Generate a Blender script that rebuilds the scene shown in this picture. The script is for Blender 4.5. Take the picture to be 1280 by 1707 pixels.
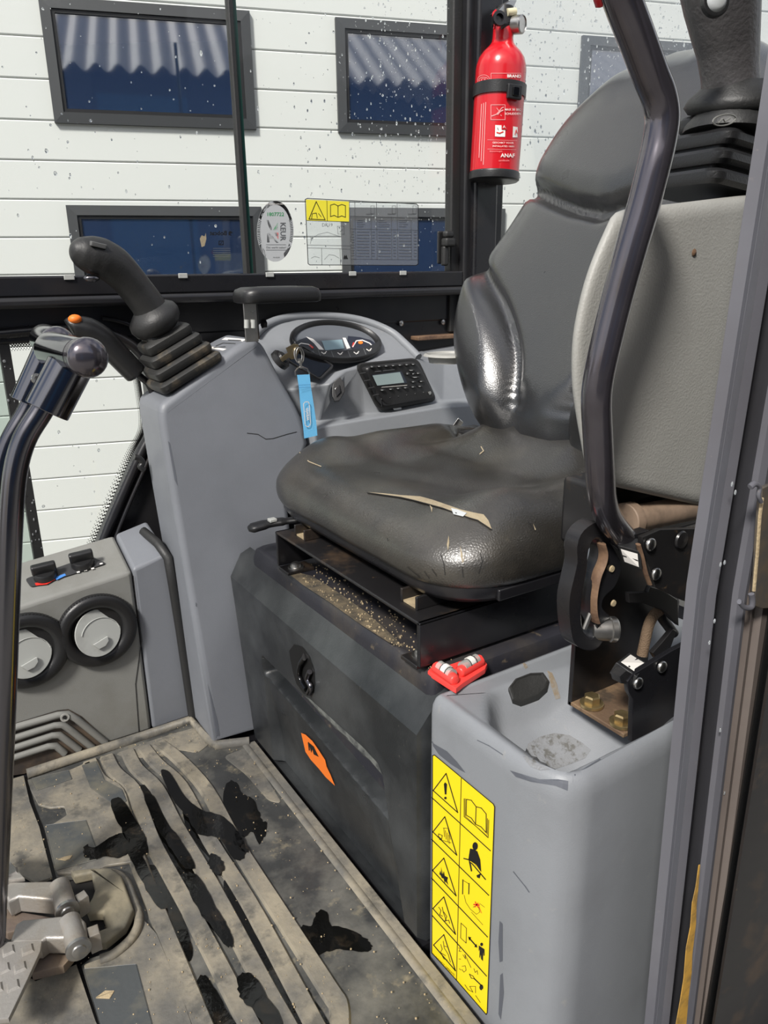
import bpy, bmesh, math, random
from mathutils import Vector, Matrix
for _o in list(bpy.data.objects): bpy.data.objects.remove(_o)
SC = bpy.context.scene
COL = SC.collection
random.seed(7)
# ------------------------------------------------------------------ camera
FPX, PCX, PCY = 1240.0, 640.0, 853.5
_D = Vector((60, 3917, FPX)).normalized()
_X = Vector((2060, -(FPX*FPX + 2060*60)/3917, FPX)).normalized()
_Z = -_D
_Y = _Z.cross(_X)
RM = Matrix((_X, _Y, _Z))                       # camera (right, down, forward) -> cab axes
CAM = Vector((0, 0, .78))
cd = bpy.data.cameras.new('camera'); cd.sensor_fit = 'HORIZONTAL'; cd.sensor_width = 36
cd.lens = 36*FPX/1280; cd.clip_start = .01; cd.clip_end = 200
co = bpy.data.objects.new('camera', cd); COL.objects.link(co)
_r, _u, _b = RM @ Vector((1, 0, 0)), RM @ Vector((0, -1, 0)), RM @ Vector((0, 0, -1))
co.matrix_world = Matrix(((_r.x, _u.x, _b.x, CAM.x), (_r.y, _u.y, _b.y, CAM.y), (_r.z, _u.z, _b.z, CAM.z), (0, 0, 0, 1)))
SC.camera = co
# ------------------------------------------------------------------ light
SC.view_settings.view_transform = 'Standard'; SC.view_settings.look = 'None'
SC.view_settings.gamma = 1; SC.view_settings.use_curve_mapping = False
SC.view_settings.exposure = 0.36
W = bpy.data.worlds.new('sky'); SC.world = W; W.use_nodes = True
_n = W.node_tree.nodes; _l = W.node_tree.links; _n.clear()
_o = _n.new('ShaderNodeOutputWorld'); _bg = _n.new('ShaderNodeBackground'); _sky = _n.new('ShaderNodeTexSky')
_sky.sky_type = 'NISHITA'; _sky.sun_disc = False; _sky.sun_elevation = math.radians(50); _sky.sun_rotation = math.radians(215)
_sky.dust_density = 2.2; _sky.air_density = 1.0; _sky.ozone_density = 1.0
# drifting bright cloud over the blue, everywhere alike
_tc = _n.new('ShaderNodeTexCoord'); _nz = _n.new('ShaderNodeTexNoise'); _nz.inputs['Scale'].default_value = 2.6; _nz.inputs['Detail'].default_value = 6
_rp = _n.new('ShaderNodeValToRGB'); _rp.color_ramp.elements[0].position = .40; _rp.color_ramp.elements[1].position = .62
_mx = _n.new('ShaderNodeMixRGB'); _sc = _n.new('ShaderNodeMixRGB'); _sc.blend_type = 'MULTIPLY'; _sc.inputs[0].default_value = 1
_sc.inputs[2].default_value = (.16, .155, .15, 1)
_mx.inputs[2].default_value = (1.25, 1.26, 1.28, 1)
_l.new(_tc.outputs['Generated'], _nz.inputs['Vector']); _l.new(_nz.outputs['Fac'], _rp.inputs[0]); _l.new(_rp.outputs[0], _mx.inputs[0])
_l.new(_sky.outputs[0], _sc.inputs[1]); _l.new(_sc.outputs[0], _mx.inputs[1]); _l.new(_mx.outputs[0], _bg.inputs[0])
_bg.inputs[1].default_value = 0.66; _l.new(_bg.outputs[0], _o.inputs[0])
sd = bpy.data.lights.new('sun', 'SUN'); sd.energy = 3.5; sd.angle = math.radians(9); sd.color = (1, .965, .91)
so = bpy.data.objects.new('sun', sd); COL.objects.link(so)
SUN_TO = Vector((-.60, -.36, .70)).normalized()
so.rotation_euler = SUN_TO.to_track_quat('Z', 'Y').to_euler(); so.location = (-3, -4, 6)

# ------------------------------------------------------------------ helpers
def ray(x, y): return (RM @ Vector((x-PCX, y-PCY, FPX))).normalized()
def P(x, y, X=None, Y=None, Z=None, pl=None):
    d = ray(x, y)
    if pl is not None:
        p, n = Vector(pl[0]), Vector(pl[1]); t = (p-CAM).dot(n)/d.dot(n)
    elif X is not None: t = (X-CAM.x)/d.x
    elif Y is not None: t = (Y-CAM.y)/d.y
    else: t = (Z-CAM.z)/d.z
    return CAM + d*t
def lerp(a, b, t): return a + (b-a)*t
def sm(a, b, x):
    t = min(1, max(0, (x-a)/(b-a))) if a != b else 0
    return t*t*(3-2*t)
def interp(tab, x):
    if x <= tab[0][0]: return tab[0][1]
    for (x0, y0), (x1, y1) in zip(tab, tab[1:]):
        if x <= x1: return lerp(y0, y1, (x-x0)/(x1-x0))
    return tab[-1][1]
def catmull(pts, n=6, closed=False):
    pts = [Vector(p) for p in pts]; out = []; N = len(pts)
    rng = range(N) if closed else range(N-1)
    for i in rng:
        p1, p2 = pts[i], pts[(i+1) % N]
        p0 = pts[(i-1) % N] if (closed or i > 0) else p1*2-p2
        p3 = pts[(i+2) % N] if (closed or i+2 < N) else p2*2-p1
        for k in range(n):
            t = k/n
            out.append(.5*((2*p1)+(p2-p0)*t+(2*p0-5*p1+4*p2-p3)*t*t+(3*p1-p0-3*p2+p3)*t**3))
    if not closed: out.append(pts[-1])
    return out
def rounded(poly, r, n=4):
    """round the corners of a closed 2-D/3-D polygon; r one radius or one per corner"""
    pts = [Vector(p) for p in poly]; out = []; N = len(pts)
    for i, p in enumerate(pts):
        rr = r[i] if isinstance(r, (list, tuple)) else r
        a, b = pts[i-1]-p, pts[(i+1) % N]-p
        if rr <= 0: out.append(p); continue
        k = min(rr, a.length*.49, b.length*.49)
        a, b = p+a.normalized()*k, p+b.normalized()*k
        for j in range(n+1):
            t = j/n; out.append(a*(1-t)**2+p*2*t*(1-t)+b*t*t)
    return out
class MB:
    def __init__(s): s.v = []; s.f = []
    def add(s, vs, fs):
        o = len(s.v); s.v += [Vector(v) for v in vs]; s.f += [tuple(i+o for i in f) for f in fs]; return s
    def box(s, lo, hi, M=None):
        x0, y0, z0 = lo; x1, y1, z1 = hi
        vs = [Vector(v) for v in ((x0,y0,z0),(x1,y0,z0),(x1,y1,z0),(x0,y1,z0),(x0,y0,z1),(x1,y0,z1),(x1,y1,z1),(x0,y1,z1))]
        if M: vs = [M @ v for v in vs]
        return s.add(vs, [(0,3,2,1),(4,5,6,7),(0,1,5,4),(1,2,6,5),(2,3,7,6),(3,0,4,7)])
    def loft(s, rings, caps=True, closed=True):
        n = len(rings[0]); vs = [p for r in rings for p in r]; fs = []
        for i in range(len(rings)-1):
            for j in range(n if closed else n-1):
                k = (j+1) % n
                fs.append((i*n+j, i*n+k, (i+1)*n+k, (i+1)*n+j))
        if caps:
            fs.append(tuple(range(n))[::-1]); fs.append(tuple((len(rings)-1)*n+j for j in range(n)))
        return s.add(vs, fs)
    def prism(s, poly, d, bev=0, seg=2):
        """polygon extruded by vector d, with rounded front and back edge"""
        pts = [Vector(p) for p in poly]; d = Vector(d)
        if bev <= 0: return s.loft([pts, [p+d for p in pts]])
        n = Vector((0,0,0))
        for i in range(len(pts)):
            a, b = pts[i], pts[(i+1) % len(pts)]; n += a.cross(b)
        n.normalize(); N = len(pts)
        def inset(k):
            out = []
            for i, p in enumerate(pts):
                e0, e1 = (p-pts[i-1]).normalized(), (pts[(i+1) % N]-p).normalized()
                m0, m1 = n.cross(e0), n.cross(e1); m = m0+m1
                q = m.length_squared
                out.append(p + (m*(2*k/q) if q > .3 else m*k))
            return out
        dn = d.normalized(); L = d.length; rings = []
        for j in range(seg+1):
            a = j/seg*math.pi/2; rings.append([p+dn*bev*(1-math.sin(a)) for p in inset(bev*(1-math.cos(math.pi/2-a)))])
        rings = []
        for j in range(seg+1):
            a = j/seg*math.pi/2
            rings.append([p+dn*bev*(1-math.cos(a)) for p in inset(bev*(1-math.sin(a)))])
        for j in range(seg+1):
            a = (seg-j)/seg*math.pi/2
            rings.append([p+dn*(L-bev*(1-math.cos(a))) for p in inset(bev*(1-math.sin(a)))])
        return s.loft(rings)
    def tube(s, path, r, n=12, caps=True, flat=None):
        path = [Vector(p) for p in path]; R = r if isinstance(r, (list, tuple)) else [r]*len(path)
        t0 = (path[1]-path[0]).normalized()
        u = t0.orthogonal().normalized() if flat is None else (Vector(flat)-t0*Vector(flat).dot(t0)).normalized()
        rings = []
        for i, p in enumerate(path):
            t = (path[min(i+1, len(path)-1)]-path[max(i-1, 0)]).normalized()
            u = (u-t*u.dot(t)).normalized(); w = t.cross(u)
            rr = R[i]; ra, rb = rr if isinstance(rr, tuple) else (rr, rr)
            rings.append([p+u*ra*math.cos(2*math.pi*k/n)+w*rb*math.sin(2*math.pi*k/n) for k in range(n)])
        return s.loft(rings, caps)
    def lathe(s, base, axis, prof, n=24):
        """prof = [(height along axis, radius)]"""
        a = Vector(axis).normalized(); u = a.orthogonal().normalized(); w = a.cross(u); base = Vector(base)
        return s.loft([[base+a*h+(u*math.cos(2*math.pi*k/n)+w*math.sin(2*math.pi*k/n))*max(r, 1e-5) for k in range(n)] for h, r in prof])
    def grid(s, fn, nu, nv):
        vs = [fn(i/nu, j/nv) for j in range(nv+1) for i in range(nu+1)]
        return s.add(vs, [(j*(nu+1)+i, j*(nu+1)+i+1, (j+1)*(nu+1)+i+1, (j+1)*(nu+1)+i) for j in range(nv) for i in range(nu)])
    def ball(s, c, r, n=12, m=8, scale=(1,1,1), M=None):
        c = Vector(c); rings = []
        for j in range(m+1):
            a = math.pi*j/m
            ring = []
            for k in range(n):
                v = Vector((r*max(math.sin(a), 1e-4)*math.cos(2*math.pi*k/n)*scale[0], r*max(math.sin(a), 1e-4)*math.sin(2*math.pi*k/n)*scale[1], r*math.cos(a)*scale[2]))
                ring.append(c+(M @ v if M else v))
            rings.append(ring)
        return s.loft(rings)
    def build(s, name, mat, parent=None, smooth=40, bevel=0, seg=2, loc=None, label=None, kind=None, sub=0):
        L = Vector(parent['base']) if parent is not None else (Vector(loc) if loc is not None else Vector((0,0,0)))
        me = bpy.data.meshes.new(name); me.from_pydata([v-L for v in s.v], [], s.f)
        bm = bmesh.new(); bm.from_mesh(me); bmesh.ops.recalc_face_normals(bm, faces=bm.faces); bm.to_mesh(me); bm.free()
        o = bpy.data.objects.new(name, me); COL.objects.link(o)
        if mat: me.materials.append(mat)
        if smooth:
            me.shade_smooth()
            if smooth < 180: me.set_sharp_from_angle(angle=math.radians(smooth))
        if bevel:
            b = o.modifiers.new('bevel', 'BEVEL'); b.width = bevel; b.segments = seg; b.limit_method = 'ANGLE'; b.angle_limit = math.radians(35)
        if smooth and smooth < 60 and not kind:
            b = o.modifiers.new('weighted_normal', 'WEIGHTED_NORMAL'); b.keep_sharp = True
        if sub:
            b = o.modifiers.new('subdivision', 'SUBSURF'); b.levels = sub; b.render_levels = sub
        if parent is not None: o.parent = parent
        else: o.location = L
        o['base'] = tuple(L)
        if label: o['label'] = label
        if kind: o['kind'] = kind
        return o
def thing(name, loc, label, cat, group=None, kind=None):
    o = bpy.data.objects.new(name, None); o.empty_display_size = .05; COL.objects.link(o); o.location = loc
    o['base'] = tuple(loc); o['label'] = label
    if kind: o['kind'] = kind
    else: o['category'] = cat
    if group: o['group'] = group
    return o
def tag(o, label, cat, group=None):
    o['label'] = label; o['category'] = cat
    if group: o['group'] = group
    return o
def basis(o, u, v):
    u = Vector(u).normalized(); v = Vector(v); v = (v-u*v.dot(u)).normalized(); w = u.cross(v); o = Vector(o)
    return Matrix(((u.x, v.x, w.x, o.x), (u.y, v.y, w.y, o.y), (u.z, v.z, w.z, o.z), (0, 0, 0, 1)))
def obox(name, mat, parent, M, lo, hi, bevel=.002, **k):
    return MB().box(lo, hi, M).build(name, mat, parent, bevel=bevel, **k)
# flat print: polygons, strokes and lettering laid on a surface given by fn(u, v, lift) -> point
class Print:
    def __init__(s, fn): s.fn = fn; s.m = {}; s.k = 0
    def new(s): s.k += 1
    def mb(s, mat): return s.m.setdefault((mat, s.k), MB())
    def poly(s, pts, mat, lift=1, n=0):
        if n:
            q = []
            for i in range(len(pts)):
                a, b = Vector(pts[i]), Vector(pts[(i+1) % len(pts)])
                q += [a.lerp(b, t/n) for t in range(n)]
            pts = q
        s.mb(mat).add([s.fn(p[0], p[1], lift) for p in pts], [tuple(range(len(pts)))])
    def stroke(s, pts, w, mat, lift=2, closed=False, n=1):
        pts = [Vector(p[:2]) for p in pts]
        if closed: pts = pts + [pts[0]]
        for a, b in zip(pts, pts[1:]):
            if (b-a).length < 1e-9: continue
            d = (b-a).normalized(); q = Vector((-d.y, d.x))*w/2; e = d*w/2*(.8 if len(pts) > 2 else 0)
            a2, b2 = a-e, b+e
            for i in range(n):
                c0, c1 = a2.lerp(b2, i/n), a2.lerp(b2, (i+1)/n)
                s.mb(mat).add([s.fn(*(c0+q), lift), s.fn(*(c1+q), lift), s.fn(*(c1-q), lift), s.fn(*(c0-q), lift)], [(0,1,2,3)])
    def patch(s, pts, mat, lift=1, rings=5, n=3):
        pts = [Vector(p[:2]) for p in pts]; q = []
        for i in range(len(pts)): q += [pts[i].lerp(pts[(i+1) % len(pts)], t/n) for t in range(n)]
        c = sum(q, Vector((0, 0)))/len(q)
        s.mb(mat).loft([[s.fn(*c.lerp(p, max(.01, j/rings)), lift) for p in q] for j in range(rings+1)], caps=False)
    def circle(s, c, r, mat, lift=2, ry=None, n=20):
        ry = ry or r; s.poly([(c[0]+r*math.cos(2*math.pi*k/n), c[1]+ry*math.sin(2*math.pi*k/n)) for k in range(n)], mat, lift)
    def text(s, txt, at, ux, vy, size, mat, lift=2, align='CENTER', bold=0):
        """ux, vy: 2-D directions of the reading line and of 'up' in (u, v), size = letter height"""
        c = bpy.data.curves.new('t', 'FONT'); c.body = txt; c.align_x = align; c.align_y = 'CENTER'; c.size = 1; c.resolution_u = 2; c.offset = bold
        o = bpy.data.objects.new('t', c); me = bpy.data.meshes.new_from_object(o)
        vs = []
        for v in me.vertices:
            k = v.co*size*1.35
            vs.append(s.fn(at[0]+ux[0]*k.x+vy[0]*k.y, at[1]+ux[1]*k.x+vy[1]*k.y, lift))
        s.mb(mat).add(vs, [tuple(p.vertices) for p in me.polygons])
        bpy.data.objects.remove(o); bpy.data.curves.remove(c); bpy.data.meshes.remove(me)
    def build(s, name, parent):
        out = []
        for (mat, _), mb in s.m.items():
            out.append(mb.build(name, mat, parent, smooth=0, kind='stuff' if name in ('indicator_band', 'body_print', 'gauge_print', 'warning_decal', 'load_chart_sticker', 'inspection_sticker', 'maker_sticker') else None))
        return out

# ------------------------------------------------------------------ materials
MATS = {}
def rgb(r, g, b):
    f = lambda c: (c/255/12.92) if c/255 <= .04045 else ((c/255+.055)/1.055)**2.4
    return (f(r), f(g), f(b), 1)
def mat(name, col, rough=.5, metal=0, bump=0, bscale=200, dirt=None, dscale=6, dlo=.5, dhi=.7, damt=1, spec=.5, rvar=0, coat=0, emit=0, dirt2=None, d2scale=40, d2lo=.6, d2hi=.72, d2amt=.6, voro=False):
    m = bpy.data.materials.new(name); m.use_nodes = True; MATS[name] = m
    nt = m.node_tree; n = nt.nodes; l = nt.links; b = n['Principled BSDF']
    b.inputs['Base Color'].default_value = col; b.inputs['Roughness'].default_value = rough; b.inputs['Metallic'].default_value = metal
    b.inputs['Specular IOR Level'].default_value = spec; b.inputs['Coat Weight'].default_value = coat
    if rough > .25: b.inputs['Coat Roughness'].default_value = rough
    if emit: b.inputs['Emission Color'].default_value = col; b.inputs['Emission Strength'].default_value = emit
    tc = n.new('ShaderNodeTexCoord'); src = None; fac = None
    for (dc, sc_, lo, hi, am) in ((dirt, dscale, dlo, dhi, damt), (dirt2, d2scale, d2lo, d2hi, d2amt)):
        if dc is None: continue
        nz = n.new('ShaderNodeTexNoise'); nz.inputs['Scale'].default_value = sc_; nz.inputs['Detail'].default_value = 7; nz.inputs['Roughness'].default_value = .62
        mr = n.new('ShaderNodeMapRange'); mr.inputs[1].default_value = lo; mr.inputs[2].default_value = hi; mr.inputs[4].default_value = am
        mx = n.new('ShaderNodeMixRGB'); mx.inputs[1].default_value = col; mx.inputs[2].default_value = dc
        l.new(tc.outputs['Object'], nz.inputs['Vector']); l.new(nz.outputs['Fac'], mr.inputs[0]); l.new(mr.outputs[0], mx.inputs[0])
        if src: l.new(src, mx.inputs[1])
        src = mx.outputs[0]; fac = mr.outputs[0]
    if src: l.new(src, b.inputs['Base Color'])
    if rvar:
        nz = n.new('ShaderNodeTexNoise'); nz.inputs['Scale'].default_value = 14; nz.inputs['Detail'].default_value = 5
        mr = n.new('ShaderNodeMapRange'); mr.inputs[1].default_value = .3; mr.inputs[2].default_value = .7; mr.inputs[3].default_value = max(.02, rough-rvar); mr.inputs[4].default_value = min(1, rough+rvar)
        l.new(tc.outputs['Object'], nz.inputs['Vector']); l.new(nz.outputs['Fac'], mr.inputs[0]); l.new(mr.outputs[0], b.inputs['Roughness'])
    if bump:
        if voro: nz = n.new('ShaderNodeTexVoronoi'); nz.feature = 'DISTANCE_TO_EDGE'; oc = 0
        else: nz = n.new('ShaderNodeTexNoise'); nz.inputs['Detail'].default_value = 4; oc = 0
        nz.inputs['Scale'].default_value = bscale
        bp = n.new('ShaderNodeBump'); bp.inputs['Strength'].default_value = bump; bp.inputs['Distance'].default_value = .002
        l.new(tc.outputs['Object'], nz.inputs['Vector']); l.new(nz.outputs[oc], bp.inputs['Height']); l.new(bp.outputs[0], b.inputs['Normal'])
    return m
SAND = rgb(176, 158, 126)
GREY = mat('grey_plastic', rgb(131, 134, 138), .46, bump=.12, bscale=700, dirt=rgb(112, 114, 117), dscale=9, dlo=.45, dhi=.8, damt=.6, dirt2=rgb(160, 156, 146), d2scale=60, d2lo=.64, d2hi=.8, d2amt=.4)
GREYD = mat('grey_plastic_console', rgb(118, 121, 127), .47, bump=.12, bscale=700, dirt=rgb(104, 107, 112), dscale=7, dlo=.45, dhi=.8, damt=.6)
GREYW = mat('warm_grey_plastic', rgb(128, 128, 124), .5, bump=.15, bscale=600, dirt=rgb(108, 106, 99), dscale=9, dlo=.48, dhi=.75, damt=.7)
GREYL = mat('pale_grey_plastic', rgb(160, 159, 154), .5, bump=.25, bscale=420, dirt=rgb(142, 140, 134), dscale=8, dlo=.45, dhi=.8, damt=.6)
LEATHER = mat('black_vinyl', rgb(36, 36, 37), .30, spec=1.0, coat=.7, bump=.2, bscale=330, rvar=.03, voro=True, dirt=rgb(42, 41, 40), dscale=7, dlo=.5, dhi=.75, damt=.6)
LEATHERW = mat('worn_black_vinyl', rgb(42, 40, 37), .32, spec=.9, coat=.4, bump=.28, bscale=300, rvar=.05, voro=True, dirt=rgb(80, 75, 66), dscale=8, dlo=.46, dhi=.8, damt=.75, dirt2=rgb(96, 89, 76), d2scale=70, d2lo=.66, d2hi=.85, d2amt=.5)
BLKP = mat('black_plastic', rgb(33, 33, 34), .36, bump=.15, bscale=600)
BLKS = mat('black_scuffed_plastic', rgb(36, 38, 40), .36, bump=.12, bscale=420, rvar=.1, dirt=rgb(98, 101, 102), dscale=5, dlo=.42, dhi=.85, damt=.65, dirt2=rgb(120, 116, 104), d2scale=120, d2lo=.68, d2hi=.8, d2amt=.5)
RUB = mat('black_rubber', rgb(38, 38, 38), .5, bump=.2, bscale=300)
RUBD = mat('dusty_black_rubber', rgb(42, 42, 41), .55, bump=.2, bscale=300, dirt=rgb(128, 114, 92), dscale=22, dlo=.52, dhi=.8, damt=.8)
BLKM = mat('black_painted_metal', rgb(29, 29, 32), .3, bump=.05, bscale=90, rvar=.1, dirt=rgb(52, 46, 42), dscale=9, dlo=.5, dhi=.8, damt=.6)
BLKMD = mat('dusty_black_metal', rgb(30, 29, 30), .38, rvar=.1, dirt=rgb(96, 76, 56), dscale=14, dlo=.52, dhi=.85, damt=.8, dirt2=rgb(150, 120, 86), d2scale=90, d2lo=.66, d2hi=.8, d2amt=.5)
SILL = mat('black_cab_paint', rgb(30, 30, 33), .33, bump=.05, bscale=60, rvar=.08, dirt=rgb(44, 43, 43), dscale=5, dlo=.45, dhi=.8)
PILL = mat('charcoal_pillar_paint', rgb(98, 98, 104), .36, rvar=.1, dirt=rgb(84, 82, 86), dscale=5, dlo=.45, dhi=.8, damt=.8, dirt2=rgb(150, 134, 126), d2scale=150, d2lo=.68, d2hi=.8, d2amt=.6)
PILLB = mat('brown_grey_pillar_paint', rgb(112, 103, 98), .42, dirt=rgb(88, 80, 76), dscale=6, dlo=.45, dhi=.8, damt=.8)
CHROME = mat('dark_chrome', (.19, .19, .205, 1), .12, metal=1)
CHROME2 = mat('satin_dark_chrome', (.17, .165, .178, 1), .2, metal=1, rvar=.06)
TUBE = mat('gloss_black_tube', rgb(98, 94, 100), .2, metal=.8, coat=.5, dirt=rgb(76, 70, 76), dscale=10, dlo=.5, dhi=.8)
STEEL = mat('dull_steel', (.50, .49, .47, 1), .33, metal=1, rvar=.1, dirt=(.22, .19, .15, 1), dscale=30, dlo=.5, dhi=.8, damt=.7)
ALU = mat('cast_aluminium', rgb(158, 154, 148), .42, metal=.45, bump=.25, bscale=260, dirt=rgb(138, 122, 98), dscale=12, dlo=.48, dhi=.78, damt=.85)
ALUD = mat('dusty_cast_iron', rgb(104, 92, 84), .6, metal=.2, bump=.25, bscale=200, dirt=rgb(140, 122, 98), dscale=12, dlo=.45, dhi=.75)
BRASS = mat('yellow_zinc_bolt', (.52, .40, .20, 1), .35, metal=.9, dirt=rgb(140, 116, 84), dscale=60, dlo=.5, dhi=.8)
RUST = mat('rusty_edge', rgb(120, 94, 72), .7, bump=.3, bscale=300, dirt=rgb(82, 60, 48), dscale=40, dlo=.45, dhi=.7)
DUST = mat('sandy_dust', SAND, .9, bump=.4, bscale=500, dirt=rgb(132, 116, 92), dscale=30, dlo=.45, dhi=.75)
RED = mat('red_gloss_paint', rgb(196, 20, 32), .24, coat=.35)
REDPL = mat('red_plastic', rgb(238, 72, 66), .35)
WHITE = mat('white_print', rgb(232, 228, 222), .5)
PINK = mat('faded_white_print', rgb(226, 150, 150), .5)
YEL = mat('yellow_decal', rgb(247, 217, 28), .38)
YELT = mat('yellow_window_decal', rgb(242, 228, 62), .4)
BLKINK = mat('black_print', rgb(22, 22, 22), .45)
GRYINK = mat('grey_print', rgb(92, 94, 96), .5)
REDINK = mat('red_print', rgb(222, 44, 34), .45)
GRNINK = mat('green_print', rgb(40, 148, 84), .45)
BLUINK = mat('blue_print', rgb(70, 130, 205), .45)
SILV = mat('silver_decal', rgb(186, 189, 190), .4)
ORANGE = mat('orange_decal', rgb(244, 124, 40), .5)
FOAM = mat('torn_foam', rgb(158, 145, 120), .9, bump=.4, bscale=400, dirt=rgb(140, 124, 100), dscale=60, dlo=.45, dhi=.75)
DARKCRACK = mat('dark_crack', rgb(26, 25, 24), .8)
LCD = mat('lcd_panel', rgb(150, 166, 166), .18)
LCDB = mat('lcd_blue_grey', rgb(132, 156, 164), .2)
GLOSSB = mat('gloss_black_screen', rgb(8, 8, 10), .08)
BLUE = mat('light_blue_ribbon', rgb(108, 184, 228), .6, bump=.2, bscale=600)
BRASSK = mat('brass_key', (.45, .36, .22, 1), .32, metal=1)
SCUFF = mat('dark_scuff', rgb(86, 89, 96), .6)
SCUFFT = mat('ochre_scuff', rgb(196, 152, 70), .6, dirt=rgb(120, 100, 66), dscale=60, dlo=.45, dhi=.7)
FLAP = mat('silver_vent_flap', rgb(176, 178, 174), .42, dirt=rgb(150, 150, 146), dscale=12)
SIDING = mat('white_wall_panel', rgb(213, 216, 212), .5, bump=.04, bscale=40)
FRAMEW = mat('dark_window_frame', rgb(62, 64, 66), .5)
GROUND = mat('grey_paving', rgb(128, 126, 120), .85, dirt=rgb(104, 102, 98), dscale=3, dlo=.4, dhi=.7)
CORR = mat('corrugated_grey_sheet', rgb(176, 176, 180), .55)
NAVY = mat('navy_cladding', rgb(70, 88, 120), .6)
BLUEDOOR = mat('light_blue_door', rgb(70, 110, 150), .6)
def glass_mat(name, tint, refl=1.0, rough=.0, body=None, bodyamt=0):
    m = bpy.data.materials.new(name); m.use_nodes = True; n = m.node_tree.nodes; l = m.node_tree.links; n.clear()
    o = n.new('ShaderNodeOutputMaterial'); t = n.new('ShaderNodeBsdfTransparent'); g = n.new('ShaderNodeBsdfGlossy'); fr = n.new('ShaderNodeFresnel'); mx = n.new('ShaderNodeMixShader')
    t.inputs[0].default_value = tint; g.inputs['Roughness'].default_value = rough; fr.inputs[0].default_value = 1.45
    mu = n.new('ShaderNodeMath'); mu.operation = 'MULTIPLY'; mu.inputs[1].default_value = refl; l.new(fr.outputs[0], mu.inputs[0])
    src = t.outputs[0]
    if body:
        d = n.new('ShaderNodeBsdfDiffuse'); d.inputs[0].default_value = body; m2 = n.new('ShaderNodeMixShader'); m2.inputs[0].default_value = bodyamt
        l.new(t.outputs[0], m2.inputs[1]); l.new(d.outputs[0], m2.inputs[2]); src = m2.outputs[0]
    l.new(mu.outputs[0], mx.inputs[0]); l.new(src, mx.inputs[1]); l.new(g.outputs[0], mx.inputs[2]); l.new(mx.outputs[0], o.inputs[0])
    return m
GLASS = glass_mat('clear_cab_glass', (.975, .982, .978, 1), .28)
GLASSG = glass_mat('green_tinted_glass', (.76, .81, .785, 1), .4)
FILM = glass_mat('clear_decal_film', (.80, .83, .84, 1), .6, .2, (.75, .78, .80, 1), .16)
LENS = glass_mat('clear_gauge_lens', (.95, .96, .97, 1), .8)
DROP = mat('water_drop', (.75, .78, .8, 1), .08); 
_d = DROP.node_tree.nodes['Principled BSDF']; _d.inputs['Transmission Weight'].default_value = .75; _d.inputs['IOR'].default_value = 1.33
WPANE = mat('dark_blue_window_glass', rgb(30, 46, 74), .03, spec=1.0)
WPANE.node_tree.nodes['Principled BSDF'].inputs['IOR'].default_value = 2.1
# ================================================================== the setting
o = MB().box((-14, -14, -.66), (14, 8, -.60)).build('ground', GROUND, kind='structure', label='grey paved yard under the machine')
o = MB().prism([(-.32, .16, -.05), (.408, .16, -.05), (.408, .582, -.05), (1.5, .582, -.05), (1.5, 1.40, -.05), (-.32, 1.40, -.05)], (0, 0, .042)).build('floor', BLKM, kind='structure', label='black steel cab floor plate under the mat', smooth=0)
MB().box((-.35, .14, -.598), (1.6, 1.42, -.052)).build('machine_deck', BLKM, loc=(0, 0, -.598), kind='structure', label='dark machine deck carrying the cab floor')
# ---- white panelled building across the yard
BB = Vector((.9553, -.2955, 0)); BN = Vector((-.2955, -.9553, 0)); BD = 3.1
def fac(s, z, out=0): return BB*s + BN*(out-BD) + Vector((0, 0, z))
wf = thing('wall_far', fac(.5, -.6), 'white horizontally panelled building wall across the yard', None, kind='structure')
MB().loft([[fac(-4, -.6, -.02), fac(7, -.6, -.02), fac(7, -.6, -.2), fac(-4, -.6, -.2)], [fac(-4, 3.4, -.02), fac(7, 3.4, -.02), fac(7, 3.4, -.2), fac(-4, 3.4, -.2)]]).build('wall_core', SIDING, wf, smooth=0)
PH = .1282
for k in range(-14, 18):
    z0 = 1.574-(k+1)*PH; z1 = z0+PH
    if z0 < -.6 or z1 > 3.3: continue
    prof = [(-.022, z0+.001), (-.0026, z0+.0012), (0, z0+.0050), (0, z1-.0050), (-.0026, z1-.0012), (-.022, z1-.001)]
    MB().loft([[fac(-4, z, t) for t, z in prof], [fac(7, z, t) for t, z in prof]]).build('wall_panel', SIDING, wf, smooth=0)
wn = 4
for row, (z0, z1) in enumerate(((1.309, 1.691), (.660, 1.042))):
    for k in range(-1, 4):
        s0 = -.342 + 1.0125*k; s1 = s0+.70
        nm = {0: 'upper', 1: 'lower', 2: 'topmost'}[row]
        w = thing('window_%d' % wn, fac((s0+s1)/2, z0), 'dark framed pane, %s row of the white building, %s' % (nm, ('just out of view on the left', 'leftmost in view', 'second in view from left', 'third in view, behind the seat', 'just out of view on the right')[k+1]), None, kind='structure'); wn += 1
        def rect(a, b, c, d, t): return [fac(a, c, t), fac(b, c, t), fac(b, d, t), fac(a, d, t)]
        f = MB()
        O = [(s0, z0), (s1, z0), (s1, z1), (s0, z1)]; I = [(s0+.034, z0+.034), (s1-.034, z0+.034), (s1-.034, z1-.034), (s0+.034, z1-.034)]
        rings = [[fac(a, b, t) for a, b in q] for q, t in ((O, -.002), (O, .016), (O, .016), (I, .019), (I, .006))]
        f.loft(rings, caps=False); f.build('window_frame', FRAMEW, w, smooth=0)
        J = [(a+(.012 if i in (0, 3) else -.012), b+(.012 if i < 2 else -.012)) for i, (a, b) in enumerate(I)]
        MB().loft([[fac(a, b, t) for a, b in q] for q, t in ((I, .004), (I, .013), (J, .013), (J, .005))], caps=False).build('glazing_bead', BLKP, w, smooth=0)
        MB().loft([rect(s0+.03, s1-.03, z0+.03, z1-.03, .002), rect(s0+.03, s1-.03, z0+.03, z1-.03, .007)]).build('window_pane', WPANE, w, smooth=0)
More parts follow.
